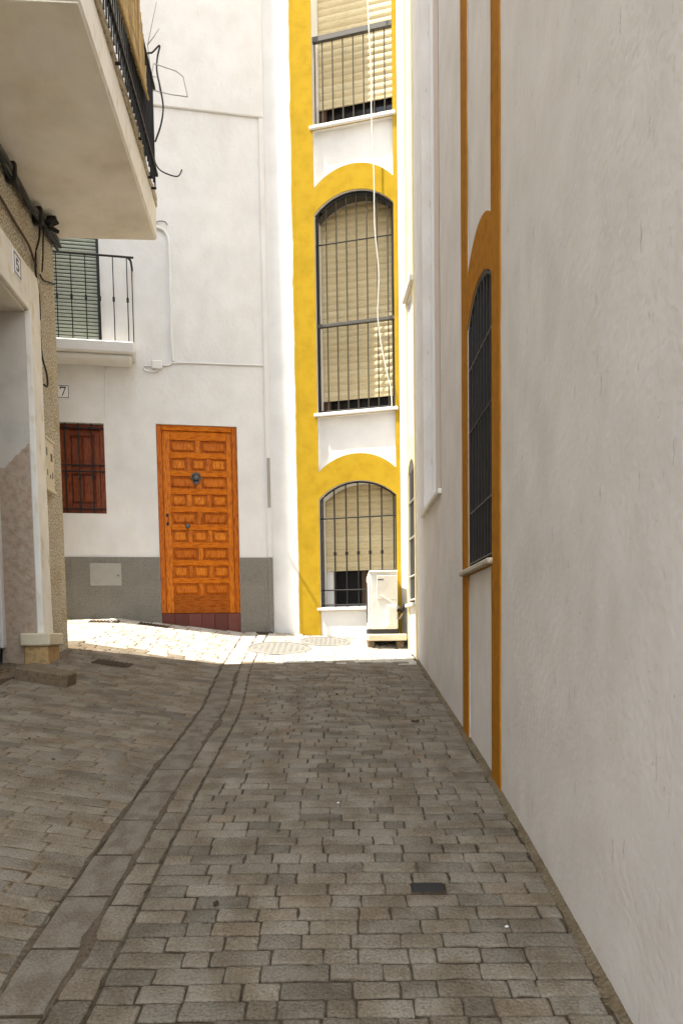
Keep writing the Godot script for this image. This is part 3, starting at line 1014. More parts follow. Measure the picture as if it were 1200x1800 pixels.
	plan_prism(st, inv, [Vector2(-0.9, 10.36), Vector2(0.86, 9.885), Vector2(1.3, 13.2), Vector2(-0.9, 16.0)], -4.6, 12.0)
	part(root, "rear_walls", st, M.white_sun)
	st = begin()
	plan_prism(st, inv, [Vector2(-0.9, 9.93), Vector2(0.73, 9.49), Vector2(1.4, 13.3), Vector2(-0.9, 16.1)], 12.0, 12.15)
	part(root, "roof", st, M.roof)

# ------------------------------------------------------------------ house with the panelled door
func build_door_house() -> void:
	VB = 0.08
	var A := Vector2(-3.32, 9.4)
	var C := Vector2(-0.872, 9.9)
	var root := thing("door_house", "white shaded house with panelled wooden door and rough grey dado", "house", frame(A, C, VB))
	var inv := root.transform.affine_inverse()
	var st := begin()
	skin(st, -7.0, 2.498, -4.6, 9.3, 0.0, [
		{"u0": -0.45, "u1": 0.487, "holes": [hole(flat(1.477), flat(2.558), 0.13), hole(flat(3.44), flat(5.7), 0.14)]},
		{"u0": 1.10, "u1": 2.085, "holes": [hole(flat(-0.2), flat(2.578), 0.12)]}])
	part(root, "wall", st, M.white_door)
	st = begin()
	cbox(st, -7.0, 2.5, 6.30, 9.3, -0.01, 0.03, 0.012)
	part(root, "raised_band", st, M.white_door)
	st = begin()
	cbox(st, 2.437, 2.5, 0.955, 6.32, -0.01, 0.018, 0.006)
	part(root, "corner_strip", st, M.white_door)
	for q in [[-7.0, 1.098], [2.087, 2.436]]:
		st = begin()
		cbox(st, q[0], q[1], -0.9, 0.953, -0.02, 0.018, 0.006)
		part(root, "dado", st, M.dado)
	st = begin()
	cbox(st, 2.44, 2.502, -0.9, 0.95, -0.02, 0.026, 0.006)
	part(root, "dado", st, M.dado)
	var mc := grp(root, "meter_cover")
	st = begin()
	cbox(st, 0.266, 0.638, 0.60, 0.877, 0.0, 0.032, 0.004)
	part(mc, "plate", st, M.dado_cover)
	st = begin()
	cbox(st, 0.59, 0.61, 0.715, 0.735, 0.03, 0.038, 0.003)
	part(mc, "latch", st, M.iron_grey)
	st = begin()
	cbox(st, 2.452, 2.49, 1.585, 2.20, 0.01, 0.036, 0.004)
	part(root, "bell_panel", st, M.dado_cover)

	# ---- door
	var door := grp(root, "door")
	for q in [[1.102, 1.165, 0.256, 2.576], [2.02, 2.083, 0.256, 2.576]]:
		st = begin()
		cbox(st, q[0], q[1], q[2], q[3], -0.115, -0.022, 0.006)
		part(door, "frame", st, M.wood[2])
	st = begin()
	cbox(st, 1.165, 2.02, 2.512, 2.576, -0.115, -0.024, 0.006)
	part(door, "frame", st, M.wood_rail)
	st = begin()
	box(st, 1.165, 2.02, 0.256, 2.512, -0.118, -0.072)
	part(door, "backing", st, M.wood[2])
	for q in [[1.168, 1.256], [1.951, 2.017]]:
		st = begin()
		cbox(st, q[0], q[1], 0.258, 2.508, -0.08, -0.046, 0.004)
		part(door, "stile", st, M.wood[1])
	var tops := 2.508
	for k in 10:
		var lo := 2.402 - 0.221 * k if k < 9 else 0.258
		var hi: float = tops
		st = begin()
		cbox(st, 1.256, 1.951, lo, hi, -0.08, -0.047, 0.004)
		part(door, "rail", st, M.wood_rail if k < 9 else M.wood_worn)
		if k == 9:
			break
		var row_lo := 2.249 - 0.221 * k
		tops = row_lo
		var cells := [[1.256, 1.575], [1.632, 1.951]] if k % 2 == 0 else [[1.256, 1.456], [1.508, 1.70], [1.752, 1.951]]
		for c in cells.size():
			st = begin()
			cbox(st, cells[c][0] + 0.022, cells[c][1] - 0.022, row_lo + 0.022, lo - 0.022, -0.08, -0.05, 0.016)
			part(door, "panel", st, M.wood[(k * 3 + c * 2) % 4])
			if c > 0:
				st = begin()
				cbox(st, cells[c - 1][1], cells[c][0], row_lo, lo, -0.08, -0.048, 0.004)
				part(door, "muntin", st, M.wood[(k + c) % 3])
	# iron knocker, pull and locks
	var kn := grp(door, "knocker")
	var ks := begin()
	tube(ks, [w(1.57, 1.945, -0.05), w(1.57, 1.945, -0.036), w(1.57, 1.945, -0.03)], 0.062, 12, 0.03)
	var ring := []
	for i in 19:
		var a := TAU * i / 18.0
		ring.append(w(1.57 + 0.042 * sin(a), 1.905 + 0.042 * cos(a), -0.024))
	tube(ks, ring, 0.008, 6)
	tube(ks, [w(1.57, 1.945, -0.04), w(1.57, 1.945, -0.015)], 0.016, 8)
	for i in 8:
		var a := TAU * i / 8.0
		tube(ks, [w(1.57 + 0.058 * cos(a), 1.945 + 0.058 * sin(a), -0.046), w(1.57 + 0.058 * cos(a), 1.945 + 0.058 * sin(a), -0.032)], 0.014, 6)
	part(kn, "rosette", ks, M.iron_grey)
	ks = begin()
	tube(ks, [w(1.45, 1.345, -0.05), w(1.45, 1.345, -0.038)], 0.034, 10, 0.022)
	tube(ks, [w(1.45, 1.345, -0.04), w(1.45, 1.345, -0.005), w(1.45, 1.345, 0.004)], 0.016, 8, 0.024)
	part(door, "knob", ks, M.iron_grey)
	for v in [1.475, 1.37]:
		st = begin()
		cbox(st, 1.192, 1.222, v - 0.02, v + 0.02, -0.05, -0.04, 0.003)
		part(door, "lock", st, M.iron)
	# ---- step of dark red tiles
	var step := grp(root, "doorstep")
	for k in 6:
		st = begin()
		var u := 1.102 + 0.164 * k
		cbox(st, u, u + 0.160, 0.02, 0.252, -0.12, -0.012 + rng.randf_range(-0.002, 0.002), 0.004)
		part(step, "tile", st, M.step_tile[k % 3])
	st = begin()
	box(st, 1.10, 2.085, -0.2, 0.24, -0.13, -0.02)
	part(step, "mortar", st, M.mortar)

	# ---- window with brown shutters
	var win := grp(root, "window")
	for q in [[0.425, 0.485, 1.48, 2.555], [-0.45, -0.40, 1.48, 2.555]]:
		st = begin()
		cbox(st, q[0], q[1], q[2], q[3], -0.14, -0.07, 0.005)
		part(win, "frame", st, M.wood_dark[1])
	for q in [[2.50, 2.557], [1.478, 1.535]]:
		st = begin()
		cbox(st, -0.40, 0.425, q[0], q[1], -0.14, -0.07, 0.005)
		part(win, "frame", st, M.wood_dark[2])
	st = begin()
	box(st, -0.42, 0.45, 1.50, 2.54, -0.16, -0.12)
	part(win, "shutter_back", st, M.wood_dark[2])
	for leaf in 2:
		var x0 := 0.018 if leaf == 0 else -0.395
		for q in [[x0, x0 + 0.06], [x0 + 0.345, x0 + 0.403]]:
			st = begin()
			cbox(st, q[0], q[1], 1.537, 2.498, -0.13, -0.098, 0.004)
			part(win, "stile", st, M.wood_dark[1])
		for q in [[1.54, 1.61], [1.97, 2.05], [2.425, 2.496]]:
			st = begin()
			cbox(st, x0 + 0.06, x0 + 0.345, q[0], q[1], -0.13, -0.098, 0.004)
			part(win, "rail", st, M.wood_dark[0])
		for q in [[1.61, 1.97], [2.05, 2.425]]:
			for k in 2:
				st = begin()
				var p0 := x0 + 0.07 + 0.136 * k
				cbox(st, p0, p0 + 0.128, q[0] + 0.015, q[1] - 0.015, -0.13, -0.106, 0.010)
				part(win, "panel", st, M.wood_dark[(k + leaf) % 3])
	var g := grp(root, "window_grille")
	for u in [-0.28, -0.125, 0.03, 0.185, 0.338]:
		bar(g, w(u, 1.48, -0.035), w(u, 2.556, -0.035), 0.0105, M.iron)
	for v in [1.535, 1.985, 2.06, 2.50]:
		bar(g, w(-0.449, v, -0.03), w(0.486, v, -0.03), 0.009, M.iron, "cross_bar")
	for u in [0.03, 0.185, 0.338]:
		var st2 := begin()
		tube(st2, [w(u, 1.90, -0.035), w(u, 1.925, -0.035), w(u, 1.95, -0.035)], 0.018, 7)
		part(g, "collar", st2, M.iron)

	# ---- small balcony with green slatted blind
	blind(root, -0.45, 0.492, 3.46, 5.7, -0.03, 0.042, M.green_slats, "slatted_blind", 0.74)
	st = begin()
	box(st, -0.45, 0.487, 3.44, 5.7, -0.13, -0.09)
	part(root, "blind_backing", st, M.shutter_dark)
	st = begin()
	cbox(st, 0.468, 0.498, 3.44, 5.7, -0.06, 0.012, 0.004)
	part(root, "blind_guide", st, M.iron)
	var bal := grp(root, "balcony")
	st = begin()
	cbox(st, -1.1, 0.895, 3.30, 3.44, -0.05, 0.30, 0.018)
	part(bal, "slab", st, M.white_door)
	st = begin()
	cbox(st, -1.06, 0.85, 3.235, 3.31, -0.05, 0.25, 0.025)
	part(bal, "moulding", st, M.white_door)
	var rail := begin()
	tube(rail, curve([w(-1.05, 4.405, 0.27), w(0.75, 4.405, 0.27), w(0.84, 4.40, 0.268), w(0.875, 4.385, 0.235), w(0.88, 4.38, 0.15), w(0.88, 4.38, -0.02)], 5), 0.013, 7)
	part(bal, "hand_rail", rail, M.iron)
	for u in [-0.9, -0.74, -0.58, -0.42, -0.26, -0.1, 0.045, 0.205, 0.365, 0.52, 0.675, 0.832]:
		bar(bal, w(u, 3.43, 0.27), w(u, 4.40, 0.27), 0.0075, M.iron)
		var st2 := begin()
		tube(st2, [w(u, 3.89, 0.27), w(u, 3.915, 0.27), w(u, 3.94, 0.27)], 0.014, 6)
		part(bal, "collar", st2, M.iron)
	bar(bal, w(0.88, 3.43, 0.12), w(0.88, 4.385, 0.12), 0.0075, M.iron)
	# body and roof
	st = begin()
	var T := root.transform
	var pt := func(u: float, n: float) -> Vector2:
		var q: Vector3 = T * Vector3(u, 0, n)
		return Vector2(q.x, -q.z)
	plan_prism(st, inv, [pt.call(-7.0, -0.4), pt.call(2.2, -0.4), pt.call(2.2, -0.006), pt.call(2.498, -0.006), pt.call(2.498, -0.10), Vector2(-0.89, 16.0), Vector2(-10.2, 16.0)], -4.6, 9.3)
	part(root, "rear_walls", st, M.white_door)
	st = begin()
	plan_prism(st, inv, [pt.call(-7.0, 0.03), pt.call(2.499, 0.03), pt.call(2.49, -0.10), Vector2(-0.89, 16.1), Vector2(-10.3, 16.1)], 9.3, 9.42)
	part(root, "roof", st, M.roof)

# ------------------------------------------------------------------ old house with the overhanging balcony
const LA := Vector2(-2.133928, 0.0)
const LB := Vector2(-2.71, 7.62)
func build_left_house() -> void:
	VB = -0.38
	var root := thing("old_house", "old pebbledashed house with overhanging balcony and worn white door surround", "house", frame(LA, LB, VB))
	var inv := root.transform.affine_inverse()
	var T := root.transform
	var st := begin()
	skin(st, -2.0, 4.6, -4.6, 10.2, 0.0, [])
	skin(st, 4.6, 7.642, -4.6, 16.5, 0.0, [{"u0": 5.45, "u1": 6.75, "holes": [hole(flat(-0.34), flat(2.76), 0.32)]}])  # height out of view is shaped to block sun and sky light
	part(root, "wall", st, M.pebbledash)
	# white surround of the doorway, uneven and flaking at the foot
	var ds := grp(root, "door_surround")
	st = begin()
	prism(st, PackedVector2Array([Vector2(6.75, 0.0), Vector2(6.756, 0.6), Vector2(6.75, 1.2), Vector2(6.752, 2.762), Vector2(6.75, 3.13), Vector2(7.03, 3.13), Vector2(7.034, 2.2), Vector2(7.026, 1.4), Vector2(7.035, 0.9), Vector2(7.02, 0.62), Vector2(7.03, 0.35), Vector2(7.045, 0.12), Vector2(7.04, 0.0)]), -0.01, 0.035)
	part(ds, "jamb", st, M.balcony_white)
	st = begin()
	cbox(st, 5.17, 5.45, -0.3, 3.13, -0.01, 0.035, 0.008)
	part(ds, "jamb", st, M.balcony_white)
	st = begin()
	cbox(st, 5.45, 6.75, 2.762, 3.13, -0.01, 0.035, 0.008)
	part(ds, "lintel", st, M.balcony_white)
	st = begin()
	cbox(st, 6.737, 6.758, 0.02, 2.765, -0.01, 0.044, 0.006)
	part(ds, "bead", st, M.balcony_white)
	st = begin()
	box(st, 6.74, 6.752, -0.3, 2.76, -0.31, -0.005)
	part(ds, "reveal", st, M.reveal_shaded)
	st = begin()
	box(st, 5.46, 6.74, 2.748, 2.762, -0.31, -0.005)
	part(ds, "reveal", st, M.soffit)
	# where the whitewash has come off the reveal
	var edge := [Vector2(-0.305, 1.40), Vector2(-0.285, 1.43), Vector2(-0.26, 1.445), Vector2(-0.235, 1.44), Vector2(-0.21, 1.455), Vector2(-0.185, 1.49), Vector2(-0.16, 1.505), Vector2(-0.13, 1.55), Vector2(-0.10, 1.56), Vector2(-0.075, 1.60), Vector2(-0.05, 1.61), Vector2(-0.03, 1.645), Vector2(-0.012, 1.65)]
	st = begin()
	for i in edge.size() - 1:
		var p: Vector2 = edge[i]
		var q: Vector2 = edge[i + 1]
		quad(st, w(6.737, -0.3, p.x), w(6.737, -0.3, q.x), w(6.737, q.y, q.x), w(6.737, p.y, p.x), Vector3.LEFT)
		quad(st, w(6.737, p.y, p.x), w(6.737, q.y, q.x), w(6.7405, q.y, q.x), w(6.7405, p.y, p.x), Vector3.UP)
	part(ds, "bare_render", st, M.bare_render)
	# stone under the jamb
	st = begin()
	cbox(st, 6.69, 7.05, -0.34, -0.085, -0.12, 0.085, 0.012)
	part(ds, "plinth_stone", st, M.stone_ochre)
	st = begin()
	cbox(st, 6.66, 7.075, -0.085, 0.025, -0.14, 0.115, 0.012)
	part(ds, "plinth_cap", st, M.stone_cream)
	# dark door
	var door := grp(root, "door")
	for q in [[6.66, 6.74], [5.46, 5.54]]:
		st = begin()
		cbox(st, q[0], q[1], -0.1, 2.75, -0.335, -0.275, 0.006)
		part(door, "frame", st, M.frame_white)
	for k in 6:
		st = begin()
		cbox(st, 5.54 + 0.187 * k, 5.54 + 0.187 * k + 0.184, -0.30, 2.75, -0.34, -0.30, 0.005)
		part(door, "board", st, M.door_slate)
	st = begin()
	cbox(st, 5.40, 6.70, -0.7, -0.30, -0.36, 0.03, 0.015)
	part(door, "threshold", st, M.slab_dark)
	# cream meter box
	var mb := grp(root, "meter_box")
	st = begin()
	cbox(st, 7.045, 7.30, 1.335, 1.78, 0.0, 0.03, 0.004)
	part(mb, "case", st, M.meter_cream)
	for v in [1.327, 1.785]:
		st = begin()
		cbox(st, 7.035, 7.31, v - 0.012, v + 0.012, 0.0, 0.042, 0.003)
		part(mb, "ledge", st, M.meter_cream)
	for q in [[7.07, 1.63, 0.03, 0.07], [7.20, 1.60, 0.05, 0.07], [7.08, 1.455, 0.02, 0.05], [7.16, 1.44, 0.03, 0.03], [7.23, 1.445, 0.022, 0.06]]:
		st = begin()
		box(st, q[0], q[0] + q[2], q[1], q[1] + q[3], 0.028, 0.032)
		part(mb, "slot", st, M.cable_grey)
	# ---- balcony
	var bal := grp(root, "balcony")
	st = begin()
	cbox(st, 4.81, 7.66, 3.805, 4.19, -0.05, 0.985, 0.012)
	part(bal, "slab", st, M.balcony_white)
	st = begin()
	cbox(st, 4.83, 7.64, 3.795, 3.812, 0.0, 0.972, 0.002)
	part(bal, "soffit", st, M.soffit)
	var u := 4.80
	while u < 7.6:
		var L := minf(rng.randf_range(0.22, 0.48), 7.68 - u)
		st = begin()
		cbox(st, u, u + L - 0.008, 4.11, 4.222 + rng.randf_range(-0.006, 0.004), 0.2, 0.998 + rng.randf_range(-0.012, 0.008), 0.009)
		part(bal, "edge_tile", st, M.edge_worn)
		u += L
	var rl := grp(root, "balcony_railing")
	u = 4.88
	while u < 7.37:
		bar(rl, w(u, 4.10, 1.035), w(u, 5.03, 1.035), 0.009, M.iron)
		u += 0.078
	for k in 9:
		bar(rl, w(7.40, 4.26, 0.08 + 0.107 * k), w(7.40, 5.03, 0.08 + 0.107 * k), 0.009, M.iron)
	for v in [4.27, 5.03]:
		st = begin()
		cbox(st, 4.84, 7.415, v - 0.014, v + 0.014, 1.02, 1.05, 0.003)
		part(rl, "rail", st, M.iron)
		st = begin()
		cbox(st, 7.385, 7.415, v - 0.014, v + 0.014, 0.0, 1.019, 0.003)
		part(rl, "rail", st, M.iron)
	for u2 in [4.9, 5.8, 6.65, 7.2, 7.37]:
		bar(rl, w(u2, 4.13, 0.98), w(u2, 4.13, 1.035), 0.014, M.iron, "bracket")
	# body, roof
	st = begin()
	var pt := func(uu: float, n: float) -> Vector2:
		var q: Vector3 = T * Vector3(uu, 0, n)
		return Vector2(q.x, -q.z)
	plan_prism(st, inv, [pt.call(4.61, -0.4), pt.call(7.06, -0.4), pt.call(7.06, -0.006), pt.call(7.6415, -0.006), Vector2(-10.5, 7.61 - 7.79 * 0.215), Vector2(-10.5, 4.6)], -4.6, 16.5)
	plan_prism(st, inv, [pt.call(-2.0, -0.004), pt.call(4.6, -0.004), Vector2(-10.5, 4.59), Vector2(-10.5, -2.0)], -4.6, 10.2)
	part(root, "rear_walls", st, M.pebbledash)
	st = begin()
	plan_prism(st, inv, [pt.call(4.6, 0.03), pt.call(7.645, 0.01), Vector2(-10.5, 7.61 - 7.79 * 0.215), Vector2(-10.5, 4.6)], 16.5, 16.65)
	plan_prism(st, inv, [pt.call(-2.0, 0.03), pt.call(4.6, 0.03), Vector2(-10.5, 4.59), Vector2(-10.5, -2.0)], 10.2, 10.35)
	part(root, "roof", st, M.roof)

# ------------------------------------------------------------------ small things
func on_ground(X: float, D: float, turn := 0.0) -> Transform3D:
	return Transform3D(stone_frame(X, D) * Basis(Vector3.UP, turn), pl(X, ground(X, D), D))

func letters(parent: Node3D, called: String, text: String, height: float, at: Vector3, m: Material, serif := false) -> void:
	var tm := TextMesh.new()
	var fnt := SystemFont.new()
	fnt.font_names = PackedStringArray(["Droid Serif" if serif else "Droid Sans"])
	fnt.font_weight = 700
	tm.font = fnt
	tm.text = text
	tm.font_size = 64
	tm.pixel_size = height / 46.0
	tm.depth = 0.002
	var o := part(parent, called, tm, m)
	o.position = at

func wire(called: String, label: String, category: String, fr: Transform3D, pts: Array, r: float, m: Material, group := "") -> Node3D:
	var t := thing(called, label, category, fr, group)
	var st := begin()
	tube(st, curve(pts, 6), r, 6)
	part(t, "strand", st, m)
	return t

func build_small_things() -> void:
	XF = Transform3D()
	var st: SurfaceTool
	# ---- air conditioner on its slab
	VB = -0.035
	var ac_frame := frame(Vector2(0.322, 8.95), Vector2(0.652, 8.95), VB)
	var ac := thing("air_conditioner", "weathered white air conditioner unit standing on a slab at the corner", "air conditioner", ac_frame)
	st = begin()
	cbox(st, 0.012, 0.33, 0.02, 0.688, -0.54, 0.0, 0.012)
	part(ac, "casing", st, M.ac_white)
	st = begin()
	cbox(st, 0.0, 0.335, 0.67, 0.70, -0.555, 0.012, 0.010)
	part(ac, "lid", st, M.ac_white)
	st = begin()
	cbox(st, -0.012, 0.014, 0.03, 0.66, -0.53, -0.006, 0.008)
	var front := part(ac, "fan_front", st, M.ac_white)
	for k in 5:
		st = begin()
		var ring := []
		for i in 25:
			var a := TAU * i / 24.0
			ring.append(w(-0.016, 0.34 + (0.06 + 0.045 * k) * sin(a), -0.28 + (0.06 + 0.045 * k) * cos(a)))
		tube(st, ring, 0.004, 5)
		part(front, "guard_ring", st, M.ac_dark)
	st = begin()
	cbox(st, 0.09, 0.325, 0.36, 0.64, -0.004, 0.012, 0.006)
	var panel := part(ac, "side_panel", st, M.ac_panel)
	st = begin()
	cbox(st, 0.10, 0.17, 0.585, 0.60, 0.010, 0.0135, 0.001)
	part(panel, "maker_plate", st, M.cable_grey)
	st = begin()
	prism(st, PackedVector2Array([Vector2(0.13, 0.40), Vector2(0.14, 0.43), Vector2(0.30, 0.33), Vector2(0.30, 0.30)]), 0.0, 0.018)
	part(ac, "hand_grip", st, M.ac_white)
	st = begin()
	cbox(st, 0.20, 0.318, 0.05, 0.30, -0.004, 0.035, 0.008)
	var vc := part(ac, "valve_cover", st, M.ac_white)
	st = begin()
	cbox(st, 0.222, 0.30, 0.07, 0.275, 0.033, 0.038, 0.003)
	part(vc, "cover_panel", st, M.ac_panel)
	for n in [-0.07, -0.47]:
		st = begin()
		cbox(st, -0.02, 0.34, -0.033, 0.022, n - 0.025, n + 0.025, 0.006)
		part(ac, "foot", st, M.ac_dark)
	st = begin()
	tube(st, curve([w(0.318, 0.22, -0.02), w(0.35, 0.25, 0.01), w(0.375, 0.22, 0.0), w(0.40, 0.26, -0.06), w(0.42, 0.30, -0.16)], 5), 0.014, 7)
	part(ac, "pipe", st, M.rubber)
	st = begin()
	tube(st, curve([w(0.315, 0.15, -0.02), w(0.345, 0.14, 0.012), w(0.37, 0.18, 0.0), w(0.405, 0.22, -0.08), w(0.42, 0.25, -0.16)], 5), 0.010, 7)
	part(ac, "pipe", st, M.cable_tan)
	VB = -0.2
	var sl := thing("stone_slab", "pale stone slab on low blocks under the air conditioner", "slab", frame(Vector2(0.30, 8.86), Vector2(0.74, 8.86), VB))
	st = begin()
	cbox(st, 0.0, 0.45, -0.115, -0.037, -0.62, 0.0, 0.012)
	part(sl, "top", st, M.stone_cream)
	for u in [[0.0, 0.08], [0.33, 0.42]]:
		st = begin()
		cbox(st, u[0], u[1], -0.26, -0.115, -0.60, -0.06, 0.01)
		part(sl, "block", st, M.slab_dark)

	# ---- covers and grates in the ground
	for q in [[-0.72, 8.79, 0.34, "round iron manhole cover in the sunlit paving"], [-0.2, 9.27, 0.28, "smaller round cover beside the yellow house front"]]:
		var mh := thing("manhole_cover", q[3], "manhole cover", on_ground(q[0], q[1]), "manhole covers in the street")
		st = begin()
		var rim := []
		var R: float = q[2]
		for lev in [[R + 0.03, -0.03], [R + 0.03, 0.006], [R, 0.008]]:
			var ring := []
			for i in 32:
				ring.append(Vector3(lev[0] * cos(TAU * i / 32.0), lev[1], lev[0] * sin(TAU * i / 32.0)))
			rim.append(ring)
		for l in 2:
			for i in 32:
				quad(st, rim[l][i], rim[l][(i + 1) % 32], rim[l + 1][(i + 1) % 32], rim[l + 1][i], Vector3(rim[0][i].x, 0.3 + l * 3.0, rim[0][i].z))
		part(mh, "rim", st, M.cast_iron)
		st = begin()
		for i in 32:
			tri(st, Vector3(0, 0.005, 0), Vector3(R * 0.985 * cos(TAU * i / 32.0), 0.005, R * 0.985 * sin(TAU * i / 32.0)), Vector3(R * 0.985 * cos(TAU * (i + 1) / 32.0), 0.005, R * 0.985 * sin(TAU * (i + 1) / 32.0)), Vector3.UP)
		var lid := part(mh, "lid", st, M.cast_iron)
		VB = 0.0
		for k in range(-4, 5):
			for j in range(-4, 5):
				if Vector2(k, j).length() < 4.2:
					st = begin()
					cbox(st, k * R * 0.2 - 0.018, k * R * 0.2 + 0.018, 0.004, 0.009, j * R * 0.2 - 0.018, j * R * 0.2 + 0.018, 0.002)
					part(lid, "stud", st, M.cast_iron)
	VB = 0.0
	var grates := [[-2.13, 7.12, 0.34, 0.24, "rusty brown access cover in the paving near the old house corner"], [-2.28, 9.36, 0.36, 0.14, "dark iron drain grate beside the wooden door's step"], [-2.84, 9.22, 0.36, 0.12, "dark iron drain grate below the grey meter cover"], [-0.98, 9.79, 0.22, 0.08, "small drain slot at the foot of the dado corner"], [0.318, 2.915, 0.125, 0.075, "small dark metal plate set between the paving stones"]]
	for q in grates:
		var gt := thing("drain_cover", q[4], "drain cover", on_ground(q[0], q[1], 0.03))
		st = begin()
		var hx: float = q[2] / 2.0
		var hz: float = q[3] / 2.0
		var y0 := 0.0 if q[2] > 0.15 else -0.008
		cbox(st, -hx, hx, -0.04, y0 + 0.003, -hz, hz, 0.003)
		part(gt, "plate", st, M.rust if q[2] > 0.15 else M.iron)
		if q[2] > 0.15:
			var n := int(q[2] / 0.04)
			for k in n:
				st = begin()
				var x: float = -hx + (k + 0.5) * q[2] / n
				cbox(st, x - 0.010, x + 0.010, y0 + 0.002, y0 + 0.010, -hz * 0.86, hz * 0.86, 0.002)
				part(gt, "rib", st, M.rust)

	# ---- stone step lying in front of the old house door
	var sp := thing("stone_step", "dark stone step slab below the cream plinth stone", "step", on_ground(-2.31, 6.0, -0.06))
	st = begin()
	cbox(st, -0.22, 0.20, -0.05, 0.10, -0.09, 0.10, 0.012)
	part(sp, "tread", st, M.slab_dark)

	# ---- things on the old house wall
	var lf := frame(LA, LB, 0.0)
	VB = 0.0
	var nz := RandomNumberGenerator.new()
	nz.seed = 77
	var cb := thing("cable_bundle", "sagging bundle of dark cables along the wall under the balcony", "cable", lf)
	for k in 16:
		var pts := []
		var off := nz.randf_range(-0.045, 0.045)
		for i in 15:
			var u := 5.2 + i * 0.178
			pts.append(w(u, 3.70 + 0.035 * sin(u * 1.7) + off + nz.randf_range(-0.014, 0.014) + 0.03 * clampf((u - 6.8) * 1.2, 0.0, 1.0), 0.035 + 0.03 * nz.randf()))
		st = begin()
		tube(st, curve(pts, 3), nz.randf_range(0.006, 0.016), 6)
		part(cb, "strand", st, [M.rubber, M.cable_grey, M.rubber, M.cable_grey, M.rubber][k % 5])
	for k in 3:
		st = begin()
		var u := 5.6 + k * 0.71 + nz.randf() * 0.08
		cbox(st, u, u + 0.05, 3.64 + 0.035 * sin(u * 1.7), 3.78 + 0.035 * sin(u * 1.7) + nz.randf() * 0.03, 0.0, 0.085, 0.008)
		part(cb, "clamp", st, M.rubber)
	var jx := thing("cable_joint", "black cable joint cluster sticking out of the cable bundle", "cable joint", lf)
	for k in 7:
		st = begin()
		var a := w(7.24 + nz.randf_range(-0.05, 0.05), 3.72 + nz.randf_range(-0.03, 0.05), 0.08)
		tube(st, [a, a + Vector3(nz.randf_range(-0.03, 0.06), nz.randf_range(-0.04, 0.06), nz.randf_range(0.03, 0.09))], 0.022, 7, 0.017)
		part(jx, "connector", st, M.rubber)
	wire("wall_cable", "black drop cable running down beside the white door surround top", "cable", lf, [w(7.12, 3.66, 0.04), w(7.05, 3.5, 0.05), w(6.98, 3.36, 0.04), w(6.97, 3.2, 0.03), w(7.05, 3.0, 0.03), w(7.045, 2.8, 0.03)], 0.009, M.rubber)
	wire("wall_cable", "thin dark cable hanging straight down from the cable bundle", "cable", lf, [w(7.2, 3.68, 0.05), w(7.16, 3.5, 0.05), w(7.17, 3.38, 0.04), w(7.2, 3.28, 0.02)], 0.007, M.rubber)
	wire("wall_cable", "dark cable slanting across the pebbledash to the house corner", "cable", lf, [w(6.99, 3.26, 0.03), w(7.2, 3.22, 0.02), w(7.45, 3.3, 0.015), w(7.63, 3.36, 0.012)], 0.008, M.rubber)
	wire("wall_cable", "looped cable end hanging beside the door jamb", "cable", lf, [w(7.045, 2.72, 0.025), w(7.06, 2.5, 0.03), w(7.13, 2.36, 0.045), w(7.12, 2.25, 0.05), w(7.05, 2.24, 0.04)], 0.009, M.rubber)
	wire("wall_cable", "brown cable above the doorway following the lintel", "cable", lf, [w(5.4, 3.36, 0.02), w(6.0, 3.38, 0.025), w(6.5, 3.36, 0.02), w(6.8, 3.33, 0.03), w(6.95, 3.25, 0.03)], 0.011, M.frame_brown)
	wire("wall_cable", "short tan conduit stub at the top of the door surround", "cable", lf, [w(6.985, 3.36, 0.05), w(6.985, 3.27, 0.055), w(6.985, 3.17, 0.05)], 0.016, M.cable_tan)
	var np := thing("house_number", "white number tile with dark border on the door lintel", "house number", lf)
	st = begin()
	cbox(st, 6.36, 6.54, 2.90, 3.09, 0.03, 0.043, 0.003)
	part(np, "tile", st, M.tile_white)
	for q in [[6.368, 6.38, 2.912, 3.078], [6.38, 6.52, 2.912, 2.924], [6.52, 6.532, 2.912, 3.078], [6.38, 6.52, 3.066, 3.078]]:
		st = begin()
		box(st, q[0], q[1], q[2], q[3], 0.042, 0.0445)
		part(np, "border", st, M.ink_blue)
	letters(np, "digit", "5", 0.10, w(6.45, 2.995, 0.0445), M.ink_blue)

	# ---- reed screen, rack and loose cables on the balcony
	var rs := thing("reed_screen", "brown reed screen tied to the overhanging balcony railing", "screen", lf)
	var canes := [begin(), begin(), begin(), begin()]
	var u := 4.86
	while u < 6.80:
		var t := clampf((u - 6.4) / 0.36, 0.0, 1.0)
		var lo := 4.34 + 0.10 * (u - 4.86) + nz.randf_range(-0.02, 0.02) + 0.03 * t
		var hi := 5.09 + nz.randf_range(-0.03, 0.05) - 0.50 * t * t
		if hi > lo + 0.03:
			tube(canes[nz.randi() % 4], [w(u, lo, 1.062 + nz.randf_range(-0.003, 0.006)), w(u + nz.randf_range(-0.01, 0.01), hi, 1.062 + nz.randf_range(-0.004, 0.012))], nz.randf_range(0.005, 0.008), 5)
		u += nz.randf_range(0.009, 0.013)
	for k in 4:
		part(rs, "canes", canes[k], M.reeds[k])
	st = begin()
	tube(st, [w(4.86, 4.335, 1.075), w(5.9, 4.44, 1.077), w(6.78, 4.53, 1.075)], 0.012, 6)
	part(rs, "edge_binding", st, M.reeds[2])
	for v in [4.62, 4.86]:
		st = begin()
		tube(st, [w(4.86, v, 1.075), w(6.5, v + 0.01, 1.075)], 0.002, 4)
		part(rs, "tie_wire", st, M.wire_steel)
	VB = 0.0
	var rack := thing("drying_rack", "thin wire drying rack jutting from the balcony railing", "drying rack", lf)
